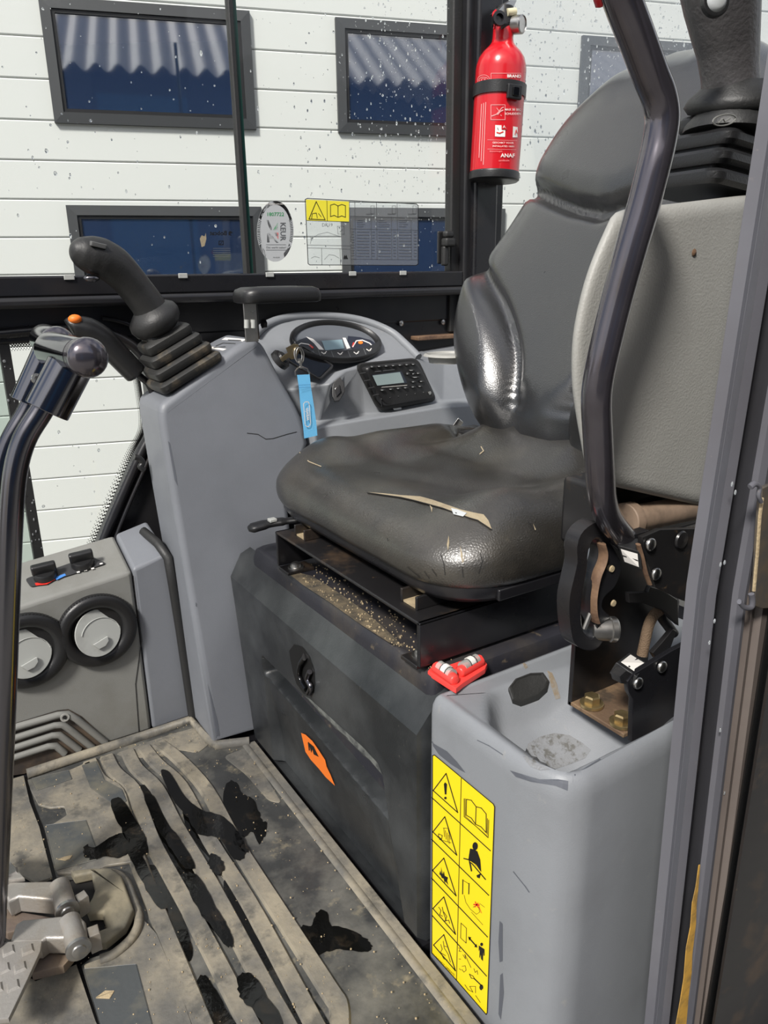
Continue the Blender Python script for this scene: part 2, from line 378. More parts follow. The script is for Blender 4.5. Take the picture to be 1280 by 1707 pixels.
# ---- the blue shed behind the photographer that the building's windows mirror
sh = thing('storage_shed', (-1.8, -6.4, -.6), 'navy shed with grey corrugated roof, seen only mirrored in the building windows', 'shed')
SB = BB; SN = -BN
def shp(s, z, d): return Vector((-1.2, -6.2, 0)) + SB*s - SN*d + Vector((0, 0, z))
MB().loft([[shp(-6, -.6, .5), shp(11, -.6, .5), shp(11, -.6, 4), shp(-6, -.6, 4)], [shp(-6, 3.9, .5), shp(11, 3.9, .5), shp(11, 3.9, 4), shp(-6, 3.9, 4)]]).build('wall', NAVY, sh, smooth=0)
MB().loft([[shp(-1.5, -.6, .44), shp(-.2, -.6, .44), shp(-.2, -.6, .5), shp(-1.5, -.6, .5)], [shp(-1.5, 3.4, .44), shp(-.2, 3.4, .44), shp(-.2, 3.4, .5), shp(-1.5, 3.4, .5)]]).build('door', BLUEDOOR, sh, smooth=0)
def corr(u, v):
    s = lerp(-6.3, 11.3, u); return shp(s, 3.62+1.5*v+.055*math.sin(s*2*math.pi/.30), -.1+2.6*v)
m = MB().grid(corr, 640, 4); m.build('roof', CORR, sh, smooth=180)
# ---- cab right side wall
WY = 1.36
wr = thing('wall_right', (.5, WY, 0), 'black painted steel side wall of the cab below the window', None, kind='structure')
out = [(.30, .69), (.345, .665), (.362, .62), (.362, .52), (.322, .46), (.248, .329), (.21, .25), (.20, -.01), (2.3, -.01), (2.3, .69)]
MB().prism([(x, WY-.002, z) for x, z in out], (0, .045, 0)).build('lower_panel', SILL, wr, smooth=30)
MB().box((-.3, WY-.004, .685), (2.3, WY+.04, .765)).build('sill_panel', SILL, wr, bevel=.004)
MB().box((-.3, WY-.045, .740), (1.05, WY, .757)).build('sill_ledge', SILL, wr, bevel=.006, seg=3)
MB().box((-.3, WY-.028, .757), (1.05, WY+.03, .789)).build('window_track', BLKM, wr, bevel=.003)
pts = catmull([(-.3, WY-.008, .699), (.05, WY-.008, .700), (.20, WY-.008, .705), (.265, WY-.008, .704), (.315, WY-.008, .688), (.352, WY-.008, .655), (.366, WY-.008, .60), (.362, WY-.008, .53), (.326, WY-.008, .47), (.25, WY-.008, .335), (.20, WY-.008, .22)], 6)
MB().tube(pts, .009, 10).build('frame_bead', BLKM, wr, smooth=60)
MB().tube([p+Vector((.028, -.004, .016)) for p in pts[18:]], .004, 8).build('frame_bead', BLKM, wr, smooth=60)
MB().box((.93, WY-.03, .648), (1.06, WY, .657)).build('rusty_flange', RUST, wr, bevel=.002)
for px, py in ((668, 539), (738, 537)):
    c = P(px, py, Y=WY-.006); MB().lathe(c, (0, -1, 0), [(0, .006), (.003, .0055), (.0045, .003), (.005, 0)], 12).build('screw', STEEL, wr)
for px in (115, 305, 450, 588, 672):
    c = P(px, 459, Y=WY-.03); MB().box((c.x-.008, c.y-.001, .782), (c.x+.008, c.y+.002, .7905)).build('notch_stand_in', FLAP, wr, bevel=.001)  # pale blocks added in place of track notches where the white wall shows through
# ---- cab post behind the extinguisher
tr = thing('trim_1', (1.1, WY, 0), 'black cab post behind the fire extinguisher', None, kind='structure')
MB().box((1.028, WY-.012, .66), (1.052, WY+.012, 2.0)).build('rubber_seal', RUB, tr, bevel=.003)
MB().box((1.05, WY-.03, .66), (1.083, WY+.03, 2.0)).build('post_channel', SILL, tr, bevel=.005)
MB().box((1.066, WY-.045, .66), (1.128, WY+.04, 2.0)).build('post_box', BLKM, tr, bevel=.006, seg=3)
MB().box((1.12, WY-.036, .66), (1.150, WY+.02, 2.0)).build('post_flange', BLKM, tr, bevel=.004)
# ---- cab window with its sliding pane
def drops(mb, x0, x1, z0, z1, n, y, rmin=.0006, rmax=.0022, bias=0, seed=1):
    rr = random.Random(seed)
    for _ in range(n):
        u = rr.random(); u = u**(1-bias) if bias < 1 else u
        x, z = lerp(x0, x1, u), lerp(z0, z1, rr.random()**.8); r = lerp(rmin, rmax, rr.random()**3); h = r*(1+1.3*rr.random()**2)
        ring = []
        for sc_, dy in ((1, 0), (.72, .55), (0.01, .75)):
            ring.append([Vector((x+r*sc_*math.cos(a*math.pi/3), y+dy*r, z+h*sc_*math.sin(a*math.pi/3))) for a in range(6)])
        mb.loft(ring, caps=False)
w1 = thing('window_1', (.6, WY, .79), 'wet sliding side window of the cab with stickers', None, kind='structure')
MB().box((-.3, WY+.004, .786), (.575, WY+.009, 2.0)).build('fixed_pane', GLASS, w1, smooth=0)
MB().box((.556, WY-.006, .786), (1.035, WY-.001, 2.0)).build('sliding_pane', GLASS, w1, smooth=0)
MB().box((.557, WY-.012, .786), (.566, WY+.004, 2.0)).build('pane_seal', RUB, w1, bevel=.002)
MB().box((.566, WY-.008, .786), (.573, WY+.0, 2.0)).build('pane_edge', mat('green_glass_edge', rgb(28, 62, 54), .2), w1, smooth=0)
m = MB(); drops(m, .15, .55, .80, 1.26, 130, WY+.0095, rmax=.0030, seed=3); m.build('rain_drops', DROP, w1, kind='stuff')
m = MB(); drops(m, .58, 1.03, .79, 1.30, 620, WY+.0, bias=.45, seed=5, rmax=.0024); drops(m, .86, .90, .98, 1.25, 70, WY, seed=6); m.build('rain_drops', DROP, w1, kind='stuff')
# window latch
lt = MB().box((-.012, -.006, 0), (.012, .0, .066), Matrix.Translation(P(735, 440, Y=WY-.006))).build('latch', BLKP, w1, bevel=.003)
c = P(736, 440, Y=WY-.012)
MB().box((c.x-.004, c.y-.022, c.z+.034), (c.x+.022, c.y, c.z+.052)).build('latch_grip', RUB, lt, bevel=.005, seg=3)
MB().box((c.x-.002, c.y-.019, c.z+.052), (c.x+.020, c.y-.002, c.z+.066)).build('latch_grip', RUB, lt, bevel=.005, seg=3)
MB().box((c.x-.004, c.y-.014, c.z-.004), (c.x+.010, c.y, c.z+.036)).build('latch_grip', RUB, lt, bevel=.004)
# ---- lower corner glass
w2 = thing('window_2', (.15, WY, .25), 'lower corner glass of the cab beside the travel levers', None, kind='structure')
MB().box((.14, WY+.012, .10), (.37, WY+.016, .70)).build('pane', GLASS, w2, smooth=0)
MB().box((-.3, WY+.012, .10), (.135, WY+.016, .70)).build('pane', GLASSG, w2, smooth=0)
MB().loft([[Vector((x, y, z)) for x, y in ((.131, WY+.0), (.147, WY+.0), (.147, WY+.02), (.131, WY+.02))] for z in (.10, .70)]).build('corner_seal', RUB, w2, smooth=0)
m = MB(); drops(m, .131, .147, .3, .66, 30, WY-.001, rmin=.001, rmax=.003, seed=9)
for i in range(len(m.v)): m.v[i].y = 2*(WY-.001)-m.v[i].y
drops(m, .16, .34, .34, .66, 26, WY+.017, rmin=.001, rmax=.003, seed=10); m.build('rain_drops', DROP, w2, kind='stuff')
m = MB()                                         # dotted border print on the glass
path = [Vector(p) for p in catmull([(.15, 0, .682), (.24, 0, .682), (.30, 0, .668), (.34, 0, .635), (.348, 0, .58), (.345, 0, .52), (.312, 0, .468), (.238, 0, .337), (.19, 0, .24)], 22)]
for i, p in enumerate(path[:-1]):
    t = (path[i+1]-p).normalized(); q = Vector((-t.z, 0, t.x))
    for j in range(5):
        c = p - q*(.0026*j-.002) * (-1 if False else 1) + t*(.002 if j % 2 else 0); r = .0019-.00028*j
        m.add([(c.x+r*math.cos(a*math.pi/3), WY+.011, c.z+r*math.sin(a*math.pi/3)) for a in range(6)], [(0, 1, 2, 3, 4, 5)])
m.build('dotted_border', BLKINK, w2, smooth=0, kind='stuff')
# ---- rear quarter glass
w3 = thing('window_3', (1.35, WY, .79), 'rain speckled rear quarter glass behind the backrest', None, kind='structure')
MB().box((1.148, WY, .69), (2.2, WY+.005, 2.0)).build('pane', GLASS, w3, smooth=0)
m = MB(); drops(m, 1.15, 1.9, .9, 1.42, 1300, WY+.0055, seed=12, rmin=.0009, rmax=.0032); m.build('rain_drops', DROP, w3, kind='stuff')

# ---- stickers on the sliding pane
def win_fn(u, v, k): return P(400+u/3.368, 320+v/3.368, Y=WY-.0062-.00025*k)
pr = Print(win_fn)
el = [(198+103*math.cos(a*math.pi/24), 220+172*math.sin(a*math.pi/24)) for a in range(48)]
pr.poly(el, SILV, 1)
for s_ in (-1, 1):
    for a0, a1, mt in ((200, 262, BLKINK), (-82, -20, BLKINK)):
        pass
arc = lambda a0, a1, k0, k1: [(198+103*k0*math.cos(math.radians(a)), 220+172*k0*math.sin(math.radians(a))) for a in range(a0, a1+1, 6)] + [(198+103*k1*math.cos(math.radians(a)), 220+172*k1*math.sin(math.radians(a))) for a in range(a1, a0-1, -6)]
pr.poly(arc(205, 337, .86, .99), BLKINK); pr.poly(arc(28, 60, .86, .99), GRYINK); pr.poly(arc(122, 152, .86, .99), GRYINK)
for q in range(14):
    a = 154+q*3.6; pr.poly([(198+103*k0*math.cos(math.radians(b)), 220+172*k0*math.sin(math.radians(b))) for k0, b in ((.82, a), (.98, a), (.98, a+2), (.82, a+2))], GRYINK)
    a = -26+q*3.6; pr.poly([(198+103*k0*math.cos(math.radians(b)), 220+172*k0*math.sin(math.radians(b))) for k0, b in ((.82, a), (.98, a), (.98, a+2), (.82, a+2))], GRYINK)
pr.text('1807722', (198, 126), (1, 0), (0, -1), 21, GRNINK, bold=.01)
pr.text('ZEKERHEID KEURING', (198, 68), (1, 0), (0, -1), 9, WHITE, 3)
pr.poly([(148, 158), (160, 158), (178, 200), (178, 214), (170, 214)], GRYINK); pr.poly([(184, 214), (212, 172), (212, 214)], GRNINK)
pr.poly([(190, 228), (216, 228), (216, 268)], REDINK); pr.poly([(152, 284), (152, 232), (166, 228), (218, 286), (204, 286), (186, 264), (166, 264), (166, 284)], GRYINK)
pr.text('KEUR', (240, 222), (0, 1), (1, 0), 31, GRYINK, bold=.02)
pr.stroke([(146, 296), (258, 296)], 2, GRYINK); pr.text('Dat werkt zeker!', (204, 312), (1, 0), (0, -1), 12, GRYINK); pr.stroke([(146, 326), (258, 326)], 2, GRYINK)
pr.text('VA KEUR', (204, 368), (1, 0), (0, -1), 7, GRYINK)
pr.build('inspection_sticker', w1)
pr = Print(win_fn)
fr = [(366, 42), (378, 36), (990, 68), (1000, 76), (1000, 404), (990, 412), (392, 410), (382, 402)]
pr.poly(fr, FILM, 1); pr.stroke(fr, 4, BLKINK, 3, closed=True)
pr.poly([(370, 42), (612, 54), (612, 168), (374, 160)], YELT, 2); pr.stroke([(488, 48), (490, 164)], 2.5, BLKINK, 3); pr.stroke([(374, 160), (612, 168)], 3, BLKINK, 3)
pr.stroke([(428, 54), (387, 152), (478, 156)], 4, BLKINK, 3, closed=True); pr.stroke([(402, 150), (406, 122), (428, 118), (434, 146)], 3, BLKINK, 3); pr.stroke([(440, 120), (456, 140)], 3, BLKINK, 3)
def book(pr, x0, y0, w, h, mt, lw):
    M_ = x0+w/2
    pr.stroke([(x0, y0), (x0+w*.25, y0-h*.10), (M_, y0+h*.06), (x0+w*.75, y0-h*.06), (x0+w, y0+h*.04), (x0+w, y0+h), (x0+w*.75, y0+h*.88), (M_, y0+h), (x0+w*.25, y0+h*.84), (x0, y0+h*.94)], lw, mt, 3, closed=True)
    pr.stroke([(M_, y0+h*.06), (M_, y0+h)], lw, mt, 3)
book(pr, 508, 74, 84, 68, BLKINK, 3.5)
pr.text('DK19', (490, 186), (1, 0), (0, -1), 19, GRYINK)
for ln in ([(376, 314), (618, 320)], [(378, 298), (618, 302)], [(458, 316), (460, 410)], [(562, 318), (564, 410)], [(614, 54), (622, 410)], [(644, 54), (650, 380)], [(766, 58), (770, 380)], [(882, 64), (886, 380)], [(616, 134), (998, 146)], [(620, 206), (1000, 214)], [(622, 376), (1000, 380)], [(735, 140), (738, 378)], [(850, 140), (852, 378)], [(960, 146), (962, 380)]):
    pr.stroke(ln, 2.5, GRYINK, 3)
pr.stroke([(396, 290), (400, 262), (440, 238), (490, 226), (530, 240), (560, 250)], 2, GRYINK, 3); pr.stroke([(400, 270), (396, 250)], 2, GRYINK, 3)
pr.stroke([(546, 192), (584, 192), (584, 236), (550, 236)], 2, GRYINK, 3, closed=True); pr.stroke([(560, 226), (576, 208)], 3, GRYINK, 3)
pr.stroke([(400, 372), (420, 362), (446, 370)], 2, GRYINK, 3); pr.stroke([(474, 380), (500, 352), (530, 356), (556, 372)], 2, GRYINK, 3)
pr.poly([(580, 376), (586, 352), (592, 362), (598, 352), (606, 376)], BLKINK, 3)
rr = random.Random(4)
for c0 in (656, 776, 892):
    for r in range(9):
        y = 224+r*17; pr.stroke([(c0, y), (c0+70, y+1)], 4, GRYINK, 3); pr.stroke([(c0+84, y), (c0+100, y)], 4, GRYINK, 3)
    for r in range(4): pr.stroke([(c0, 158+r*12), (c0+30+40*rr.random(), 158+r*12)], 3, GRYINK, 3)
    pr.stroke([(c0+78, 78), (c0+98, 78), (c0+98, 122), (c0+78, 122)], 2, GRYINK, 3, closed=True); pr.stroke([(c0+52, 124), (c0+92, 124)], 5, GRYINK, 3)
for r in range(10): pr.stroke([(624, 222+r*15), (642, 222+r*15)], 3, GRYINK, 3)
pr.build('load_chart_sticker', w1)
pr = Print(lambda u, v, k: P(u, v, Y=WY+.0035-.0002*k))
pr.text('Bobcat', (364, 389), (-1, 0), (0, -1), 7.5, BLKINK, bold=.03); pr.poly([(384, 385), (388, 388), (383, 390), (387, 393), (381, 392), (381, 387)], BLKINK)
pr.stroke([(365, 402), (372, 402), (372, 408), (365, 408)], 1.4, BLKINK, closed=True); pr.stroke([(367, 407), (370, 404)], 1.2, BLKINK)
for r in range(5): pr.stroke([(355, 414+r*3.4), (384, 414+r*3.4)], .8, GRYINK)
pr.build('maker_sticker', w1)
MB().add([P(u, v, Y=WY+.0038) for u, v in ((333, 398), (336, 392), (341, 394), (343, 388), (344, 398), (341, 410), (336, 412))], [tuple(range(7))]).build('glue_residue', FOAM, w1, smooth=0)
# ================================================================== operator seat
from mathutils.bvhtree import BVHTree
def surf(mb, off=(0, 0)):
    """print function: pixel -> point lying on a built surface, lifted a little"""
    t = BVHTree.FromPolygons([tuple(v) for v in mb.v], [f for f in mb.f])
    def fn(u, v, k):
        d = ray(u+off[0], v+off[1]); h = t.ray_cast(CAM, d)
        if h[0] is None: h = min((t.find_nearest(CAM+d*(.5+.05*i)) for i in range(30)), key=lambda r: r[3])
        p, n = h[0], h[1]
        if n.dot(d) > 0: n = -n
        return p + n*.0003*k - d*.0002*k
    return fn
def polydist(p, path):
    best = 9; side = 0
    for a, b in zip(path, path[1:]):
        ab = (b[0]-a[0], b[1]-a[1]); L = ab[0]**2+ab[1]**2
        t = max(0, min(1, ((p[0]-a[0])*ab[0]+(p[1]-a[1])*ab[1])/L)) if L else 0
        d = math.hypot(p[0]-a[0]-ab[0]*t, p[1]-a[1]-ab[1]*t)
        if d < best: best = d
    return best
seat = thing('operator_seat', (.64, .82, .36), 'black vinyl operator seat with torn cushion', 'seat')
YC = .80
bp0 = Vector((.775, 0, .50)); bt = Vector((.29, 0, .62)).normalized(); bn = Vector((-bt.z, 0, bt.x))
def bq(px, py):
    p = P(px, py, pl=(bp0+bn*.02, bn)); return (p.y-YC, (p-bp0).dot(bt))
far = [bq(*q) for q in ((835, 742), (800, 722), (778, 690), (764, 640), (760, 590), (770, 530), (791, 475), (813, 437), (848, 387), (885, 328), (905, 282), (930, 237), (962, 190), (1003, 147), (1050, 108))]
htop = bq(1130, 80)[1]
half = catmull([(y, h, 0) for y, h in far] + [(.05, htop-.004, 0)], 6)
half = [(p.x, p.y) for p in half if p.x > .02]
outl = half + [(0, htop+.002)] + [(-y*1.02, h) for y, h in half[::-1]]
outl += [(-half[0][0]*.5, half[0][1]-.006), (0, half[0][1]-.008), (half[0][0]*.5, half[0][1]-.006)]
cr1 = [bq(*q) for q in ((885, 328), (905, 331), (930, 341), (955, 354), (985, 366), (1010, 371))]; cr1 = cr1 + [(0, cr1[-1][1]-.006)]
cr1 = cr1 + [(-y, h) for y, h in cr1[:-1][::-1]]
cr2 = [(p.x, p.y) for p in catmull([(*bq(*q), 0) for q in ((812, 438), (835, 476), (860, 522), (874, 570), (877, 620), (868, 680), (848, 738))], 5)]
cr2m = [(-y, h) for y, h in cr2]
cc = (0, .30)
NA, NR = len(outl), 92
def back_h(y, h, s):
    ay = abs(y)
    e = 1.0 if s < .62 else math.sqrt(max(0, 1-((s-.62)/.38)**2.2))
    z = .075*e
    d1 = polydist((y, h), cr1); d2 = polydist((ay, h), cr2)
    yc = interp([(b, a) for a, b in cr2[::-1]], h)
    out_ = ay-yc
    if h < cr2[0][1]+.01: z += .026*sm(0, .05, out_)*(1-sm(.78, 1, s))*sm(cr2[0][1]+.01, cr2[0][1]-.06, h)
    z -= .018*(1-sm(.0, .26, ay))*sm(.45, .1, h)
    z += .010*sm(.0, .05, h-interp(sorted([(a, b) for a, b in cr1]), y))*(1-sm(.8, 1, s))
    for d, kk in ((d1, 1.35), (d2, 1.1)):
        z += kk*(-.019*math.exp(-(d/.011)**2)+.007*math.exp(-(d/.0034)**2))*(1-.6*sm(.9, 1, s))
    return z
m = MB(); rings = []
for j in range(NR+1):
    s = 1-(1-j/NR)**1.15 if j else .004
    ring = []
    for y, h in outl:
        yy, hh = cc[0]+(y-cc[0])*s, cc[1]+(h-cc[1])*s
        z = back_h(yy, hh, s)-.01
        ring.append(bp0+Vector((0, YC, 0))+bt*hh+bn*z+Vector((0, yy, 0)))
    rings.append(ring)
for (dz, sc_) in ((-.035, 1.0), (-.06, .975), (-.075, .9), (-.08, .4)):
    rings.append([bp0+Vector((0, YC+y*sc_, 0))+bt*(cc[1]+(h-cc[1])*sc_)+bn*dz for y, h in outl])
m.loft(rings); back_mb = m
backrest = m.build('backrest', LEATHER, seat, smooth=180)
pr = Print(surf(back_mb))
for ln in ([(928, 420), (940, 445), (962, 478)], [(885, 505), (905, 530), (918, 548)], [(905, 598), (935, 560), (958, 520)]): pass
# cushion -------------------------------------------------------------
co_ = rounded([(.433, 1.082), (.433, .556), (.90, .556), (.90, 1.082)], [.135, .10, .07, .12], 14)
co_ = [p for p in co_]
dense = []
for i, p in enumerate(co_):
    q = co_[(i+1) % len(co_)]; k = max(1, int((q-p).length/.008)); dense += [p.lerp(q, t/k) for t in range(k)]
ccx, ccy = .655, .82
def cush_z(x, y, s):
    dy = abs(y-ccy)
    z = .512
    z += .026*sm(.10, .215, dy)*sm(.43, .56, x)*(1.25 if y > ccy else 1.25)
    z += .010*sm(.62, .46, x)
    z += .050*sm(.69, .81, x)*(1-sm(.09, .17, dy))
    z -= .05*math.exp(-(((x-.80)/.024)**2+((y-.995)/.028)**2))
    z -= .012*math.exp(-((dy-.155)/.014)**2)*sm(.62, .76, x)
    z -= .03*sm(.79, .9, x)*sm(.16, .22, dy)
    z += .003*math.sin(x*46+y*21)*math.exp(-((x-.57)/.08)**2)
    # soft dents of the sat-on vinyl
    z -= .006*math.exp(-(((x-.60)/.05)**2+((y-.93)/.07)**2)) 
    e0 = .55
    e = 1 if s < e0 else math.sqrt(max(0, 1-((s-e0)/(1-e0))**2.6))
    return .478+(z-.478)*e
m = MB(); rings = []; NR2 = 80
for j in range(NR2+1):
    s = .004 if j == 0 else 1-(1-j/NR2)**1.35
    rings.append([Vector((ccx+(p.x-ccx)*s, ccy+(p.y-ccy)*s, cush_z(ccx+(p.x-ccx)*s, ccy+(p.y-ccy)*s, s))) for p in dense])
for z, sc_ in ((.472, 1.0), (.464, .995), (.458, .984), (.454, .96), (.454, .3)):
    rings.append([Vector((ccx+(p.x-ccx)*sc_, ccy+(p.y-ccy)*sc_, z)) for p in dense])
m.loft(rings); cush_mb = m
cushion = m.build('cushion', LEATHERW, seat, smooth=180, label='worn black vinyl cushion split along the front')
sf = surf(cush_mb)
pr = Print(sf)
def blade(top, bot): return [*top, *bot[::-1]]
tear_t = [(612, 821), (640, 823), (668, 826), (700, 828), (722, 834), (745, 842), (768, 850), (790, 855), (806, 858), (814, 868), (820, 884)]
tear_b = [(612, 822), (640, 826), (668, 830), (690, 835), (716, 842), (738, 848), (760, 856), (782, 864), (796, 868), (808, 876), (820, 884)]
for i in range(len(tear_t)-1): pr.poly([tear_t[i], tear_t[i+1], tear_b[i+1], tear_b[i]], FOAM, 2)
for c in ([(716, 842), (718, 848), (720, 855), (721, 847)], [(748, 893), (749, 905), (747, 918), (745, 908)], [(767, 910), (771, 925), (771, 940), (768, 928)], [(888, 873), (893, 883), (891, 884)], [(775, 922), (773, 936), (771, 938)]): pr.new(); pr.poly(c, FOAM, 2)
pr.new()
for a, b in zip(tear_b, tear_b[1:]): pr.stroke([a, b], 1.6, DARKCRACK, 3)
pr.new(); pr.poly([(752, 848), (762, 850), (778, 856), (772, 862), (756, 858)], SILV, 3)
for ln in ([(735, 925), (740, 940), (742, 958)], [(800, 922), (804, 935), (798, 955)], [(680, 945), (688, 952), (700, 962)], [(720, 948), (728, 960)], [(707, 952), (716, 964)], [(646, 897), (647, 902)], [(770, 945), (772, 962)], [(880, 870), (893, 886)], [(915, 884), (921, 895)]): pr.new(); pr.stroke(ln, 1.2, DARKCRACK, 2)
for ln in ([(556, 725), (570, 722), (585, 720)], [(500, 755), (515, 770), (535, 778)], [(802, 745), (806, 752), (800, 757)]): pr.new(); pr.stroke(ln, 1.6, FOAM, 2)
tears = pr.build('vinyl_tear', cushion)
# seat pan below the cushion
pan = rounded([(.443, 1.068), (.443, .564), (.86, .564), (.86, 1.068)], [.12, .085, .05, .1], 8)
m = MB(); PCx, PCy = .66, .81
prof = [(.985, .460), (1.0, .462), (1.006, .459), (1.004, .446), (.985, .439), (.93, .437), (.5, .437)]
m.loft([[Vector((PCx+(p.x-PCx)*k, PCy+(p.y-PCy)*k, z)) for p in pan] for k, z in prof]); m.build('seat_pan', BLKM, seat, smooth=50)
MB().box((.50, .562, .440), (.80, .568, .454)).build('pan_rail', BLKM, seat, bevel=.002)
c = P(1003, 922, Y=.565)
for px, py in ((925, 945), (955, 940)):
    c = P(px, py, Y=.565); MB().lathe(c, (0, -1, 0), [(0, .004), (.002, .0035), (.0025, 0)], 10).build('pan_screw', STEEL, seat)
# runners and bridge
MB().box((.421, .600, .4165), (.78, .975, .4205)).build('bridge_plate', BLKMD, seat, bevel=.0015)
MB().box((.421, .600, .366), (.78, .606, .4205)).build('bridge_side', BLKM, seat, bevel=.0015)
MB().box((.421, .969, .366), (.78, .975, .4205)).build('bridge_side', BLKM, seat, bevel=.0015)
for y0, sgn in ((.606, 1), (.969, -1)):
    MB().box((.421, min(y0, y0+sgn*.032), .361), (.465, max(y0, y0+sgn*.032), .366)).build('bridge_foot', BLKMD, seat, bevel=.001)
    MB().lathe((.441, y0+sgn*.018, .366), (0, 0, 1), [(0, .012), (.002, .012), (.002, .0085), (.006, .008), (.008, .005), (.0085, 0)], 16).build('foot_bolt', STEEL, seat)
for y0 in (.645, .925):
    for dy in (-.017, .013): MB().box((.437, y0+dy, .4205), (.80, y0+dy+.004, .437)).build('slide_rail', BLKMD, seat, bevel=.001)
    MB().box((.439, y0-.013, .4207), (.80, y0+.013, .423)).build('rail_dust', DUST, seat, smooth=0)
    MB().box((.47, y0-.008, .423), (.80, y0+.010, .437)).build('slide_rail', BLKM, seat, bevel=.002)
# adjusting handle
h0, h1, h2 = P(482, 868, Y=1.02), P(452, 872, Y=1.03), P(414, 882, Y=1.035)
hb = MB().tube(catmull([h0+Vector((.04, -.02, .004)), h0, h1, h2], 6), [(.008, .005)]*8+[(.011, .006)]*6+[(.013, .007)]*4+[(.006, .004)], 12, flat=(0, 1, 0)).build('adjuster_handle', BLKP, seat, smooth=60)
MB().box((-.006, -.006, -.002), (.006, .006, .003), Matrix.Translation(h1+Vector((-.0, -.005, .006)))).build('handle_tip', FLAP, hb, bevel=.001)
# hinge bits and belt buckle tongue between cushion and backrest
q = P(757, 725, Y=1.09)
MB().tube([P(768, 700, Y=1.08), P(752, 722, Y=1.085), P(745, 732, Y=1.085)], [(.009, .003)]*3, 10, flat=(1, 0, 0)).build('recline_lever', STEEL, seat, bevel=.001)
MB().box((.80, .93, .44), (.86, 1.05, .52)).build('recline_hinge', BLKMD, seat, bevel=.004)
MB().box((.80, .59, .44), (.86, .71, .52)).build('recline_hinge', BLKMD, seat, bevel=.004)
# ================================================================== seat base with access door
sb = thing('seat_base', (.6, .83, 0), 'black seat base box with scuffed front access door', 'seat base')
m = MB(); ob = rounded([(.428, 1.094, 0), (.428, .585, 0), (.86, .585, 0), (.86, 1.094, 0)], .012, 3)
m.loft([[Vector((p.x, p.y, .002)) for p in ob], [Vector((p.x, p.y, .340)) for p in ob], [Vector((.64+(p.x-.64)*.985, .85+(p.y-.85)*.985, .355)) for p in ob], [Vector((.64+(p.x-.64)*.95, .85+(p.y-.85)*.95, .361)) for p in ob]])
m.build('base_body', mat('base_black_plastic', rgb(44, 44, 50), .4, bump=.1, bscale=300, dirt=rgb(92, 84, 72), dscale=10, dlo=.5, dhi=.85, damt=.7, dirt2=rgb(160, 142, 112), d2scale=60, d2lo=.62, d2hi=.8, d2amt=.6), sb, smooth=40)
# grit lying on the base top
pr = Print(lambda u, v, k: P(u, v, Z=.3612+.0002*k))
pr.poly([(470, 948), (520, 960), (560, 985), (610, 1020), (655, 1060), (672, 1078), (650, 1072), (600, 1040), (548, 1003), (505, 975)], mat('grit_film', rgb(110, 98, 78), .9, bump=.5, bscale=400, dirt=rgb(60, 56, 50), dscale=50, dlo=.4, dhi=.65), 1)
pr.build('grit_film', sb)
m = MB(); rr = random.Random(21)
for _ in range(260):
    c = P(lerp(455, 720, rr.random()), 0, Z=.36) if False else None
    x, y = .432+.05*rr.random()**1.5, .60+.37*rr.random(); r = .0006+.0011*rr.random()**2
    m.ball((x, y, .3615+r*.3), r, 5, 3)
m.build('grit', DUST, sb, kind='stuff', smooth=0)
DX = .405
def dp(px, py): p = P(px, py, X=DX); return (p.y, p.z)
T0, T1 = dp(493, 1150), dp(636, 1292); L0, L1 = dp(440, 1122), dp(622, 1338); R0, R1 = dp(636, 1300), dp(672, 1540)
G0 = dp(437, 1082)
def sdl(p, a, b):
    dx, dz = b[0]-a[0], b[1]-a[1]; L = math.hypot(dx, dz); return ((p[0]-a[0])*dz-(p[1]-a[1])*dx)/L
def door_depth(y, z):
    # right-hand wall of the pressing, in the door's own (y, z)
    p = (y, z)
    r = sdl(p, R0, R1)                               # + towards the near side
    yr = lerp(R0[0], R1[0], max(0, min(1.2, (z-R0[1])/(R1[1]-R0[1]))))
    inside = sm(yr-.004, yr+.010, y)
    left = 1-sm(G0[0]-.012, G0[0]+.006, y+.10*max(0, (.2-z)))
    dz = abs(z)
    zt = lerp(T0[1], T1[1], (y-T0[0])/(T1[0]-T0[0])) if True else 0
    zl = lerp(L0[1], L1[1], (y-L0[0])/(L1[0]-L0[0]))
    zt = max(zt, zl+.02)
    below_top = sm(zt+.003, zt-.006, z)
    below_lip = sm(zl+.006, zl-.004, z)
    groove = below_top*(1-below_lip)*inside*left
    panel = below_lip*inside*left
    return -.0+.036*groove + panel*(.003+.012*sm(zl, zl-.13, z))
ny, nz = 230, 150
def doorpt(u, v):
    z = lerp(.010, .296, v); yl = lerp(1.082, 1.138, v); y = lerp(yl, .583, u)
    return Vector((DX+door_depth(y, z), y, z))
m = MB(); m.grid(doorpt, ny, nz); door_mb = MB(); door_mb.v = list(m.v); door_mb.f = list(m.f)
def edge(v): return lerp(1.082, 1.138, v)
A = [Vector((DX, 1.082, .010)), Vector((DX, .583, .010)), Vector((DX, .583, .296)), Vector((DX, 1.138, .296))]
B_ = [Vector((DX+.010, 1.084, .004)), Vector((DX+.010, .577, .004)), Vector((DX+.024, .577, .334)), Vector((DX+.024, 1.146, .330))]
C_ = [Vector((DX+.026, 1.084, .004)), Vector((DX+.026, .577, .004)), Vector((DX+.042, .579, .342)), Vector((DX+.042, 1.146, .338))]
m.loft([A, B_, C_], caps=False)
door = m.build('access_door', BLKS, sb, smooth=35, bevel=0)
sfd = surf(door_mb)
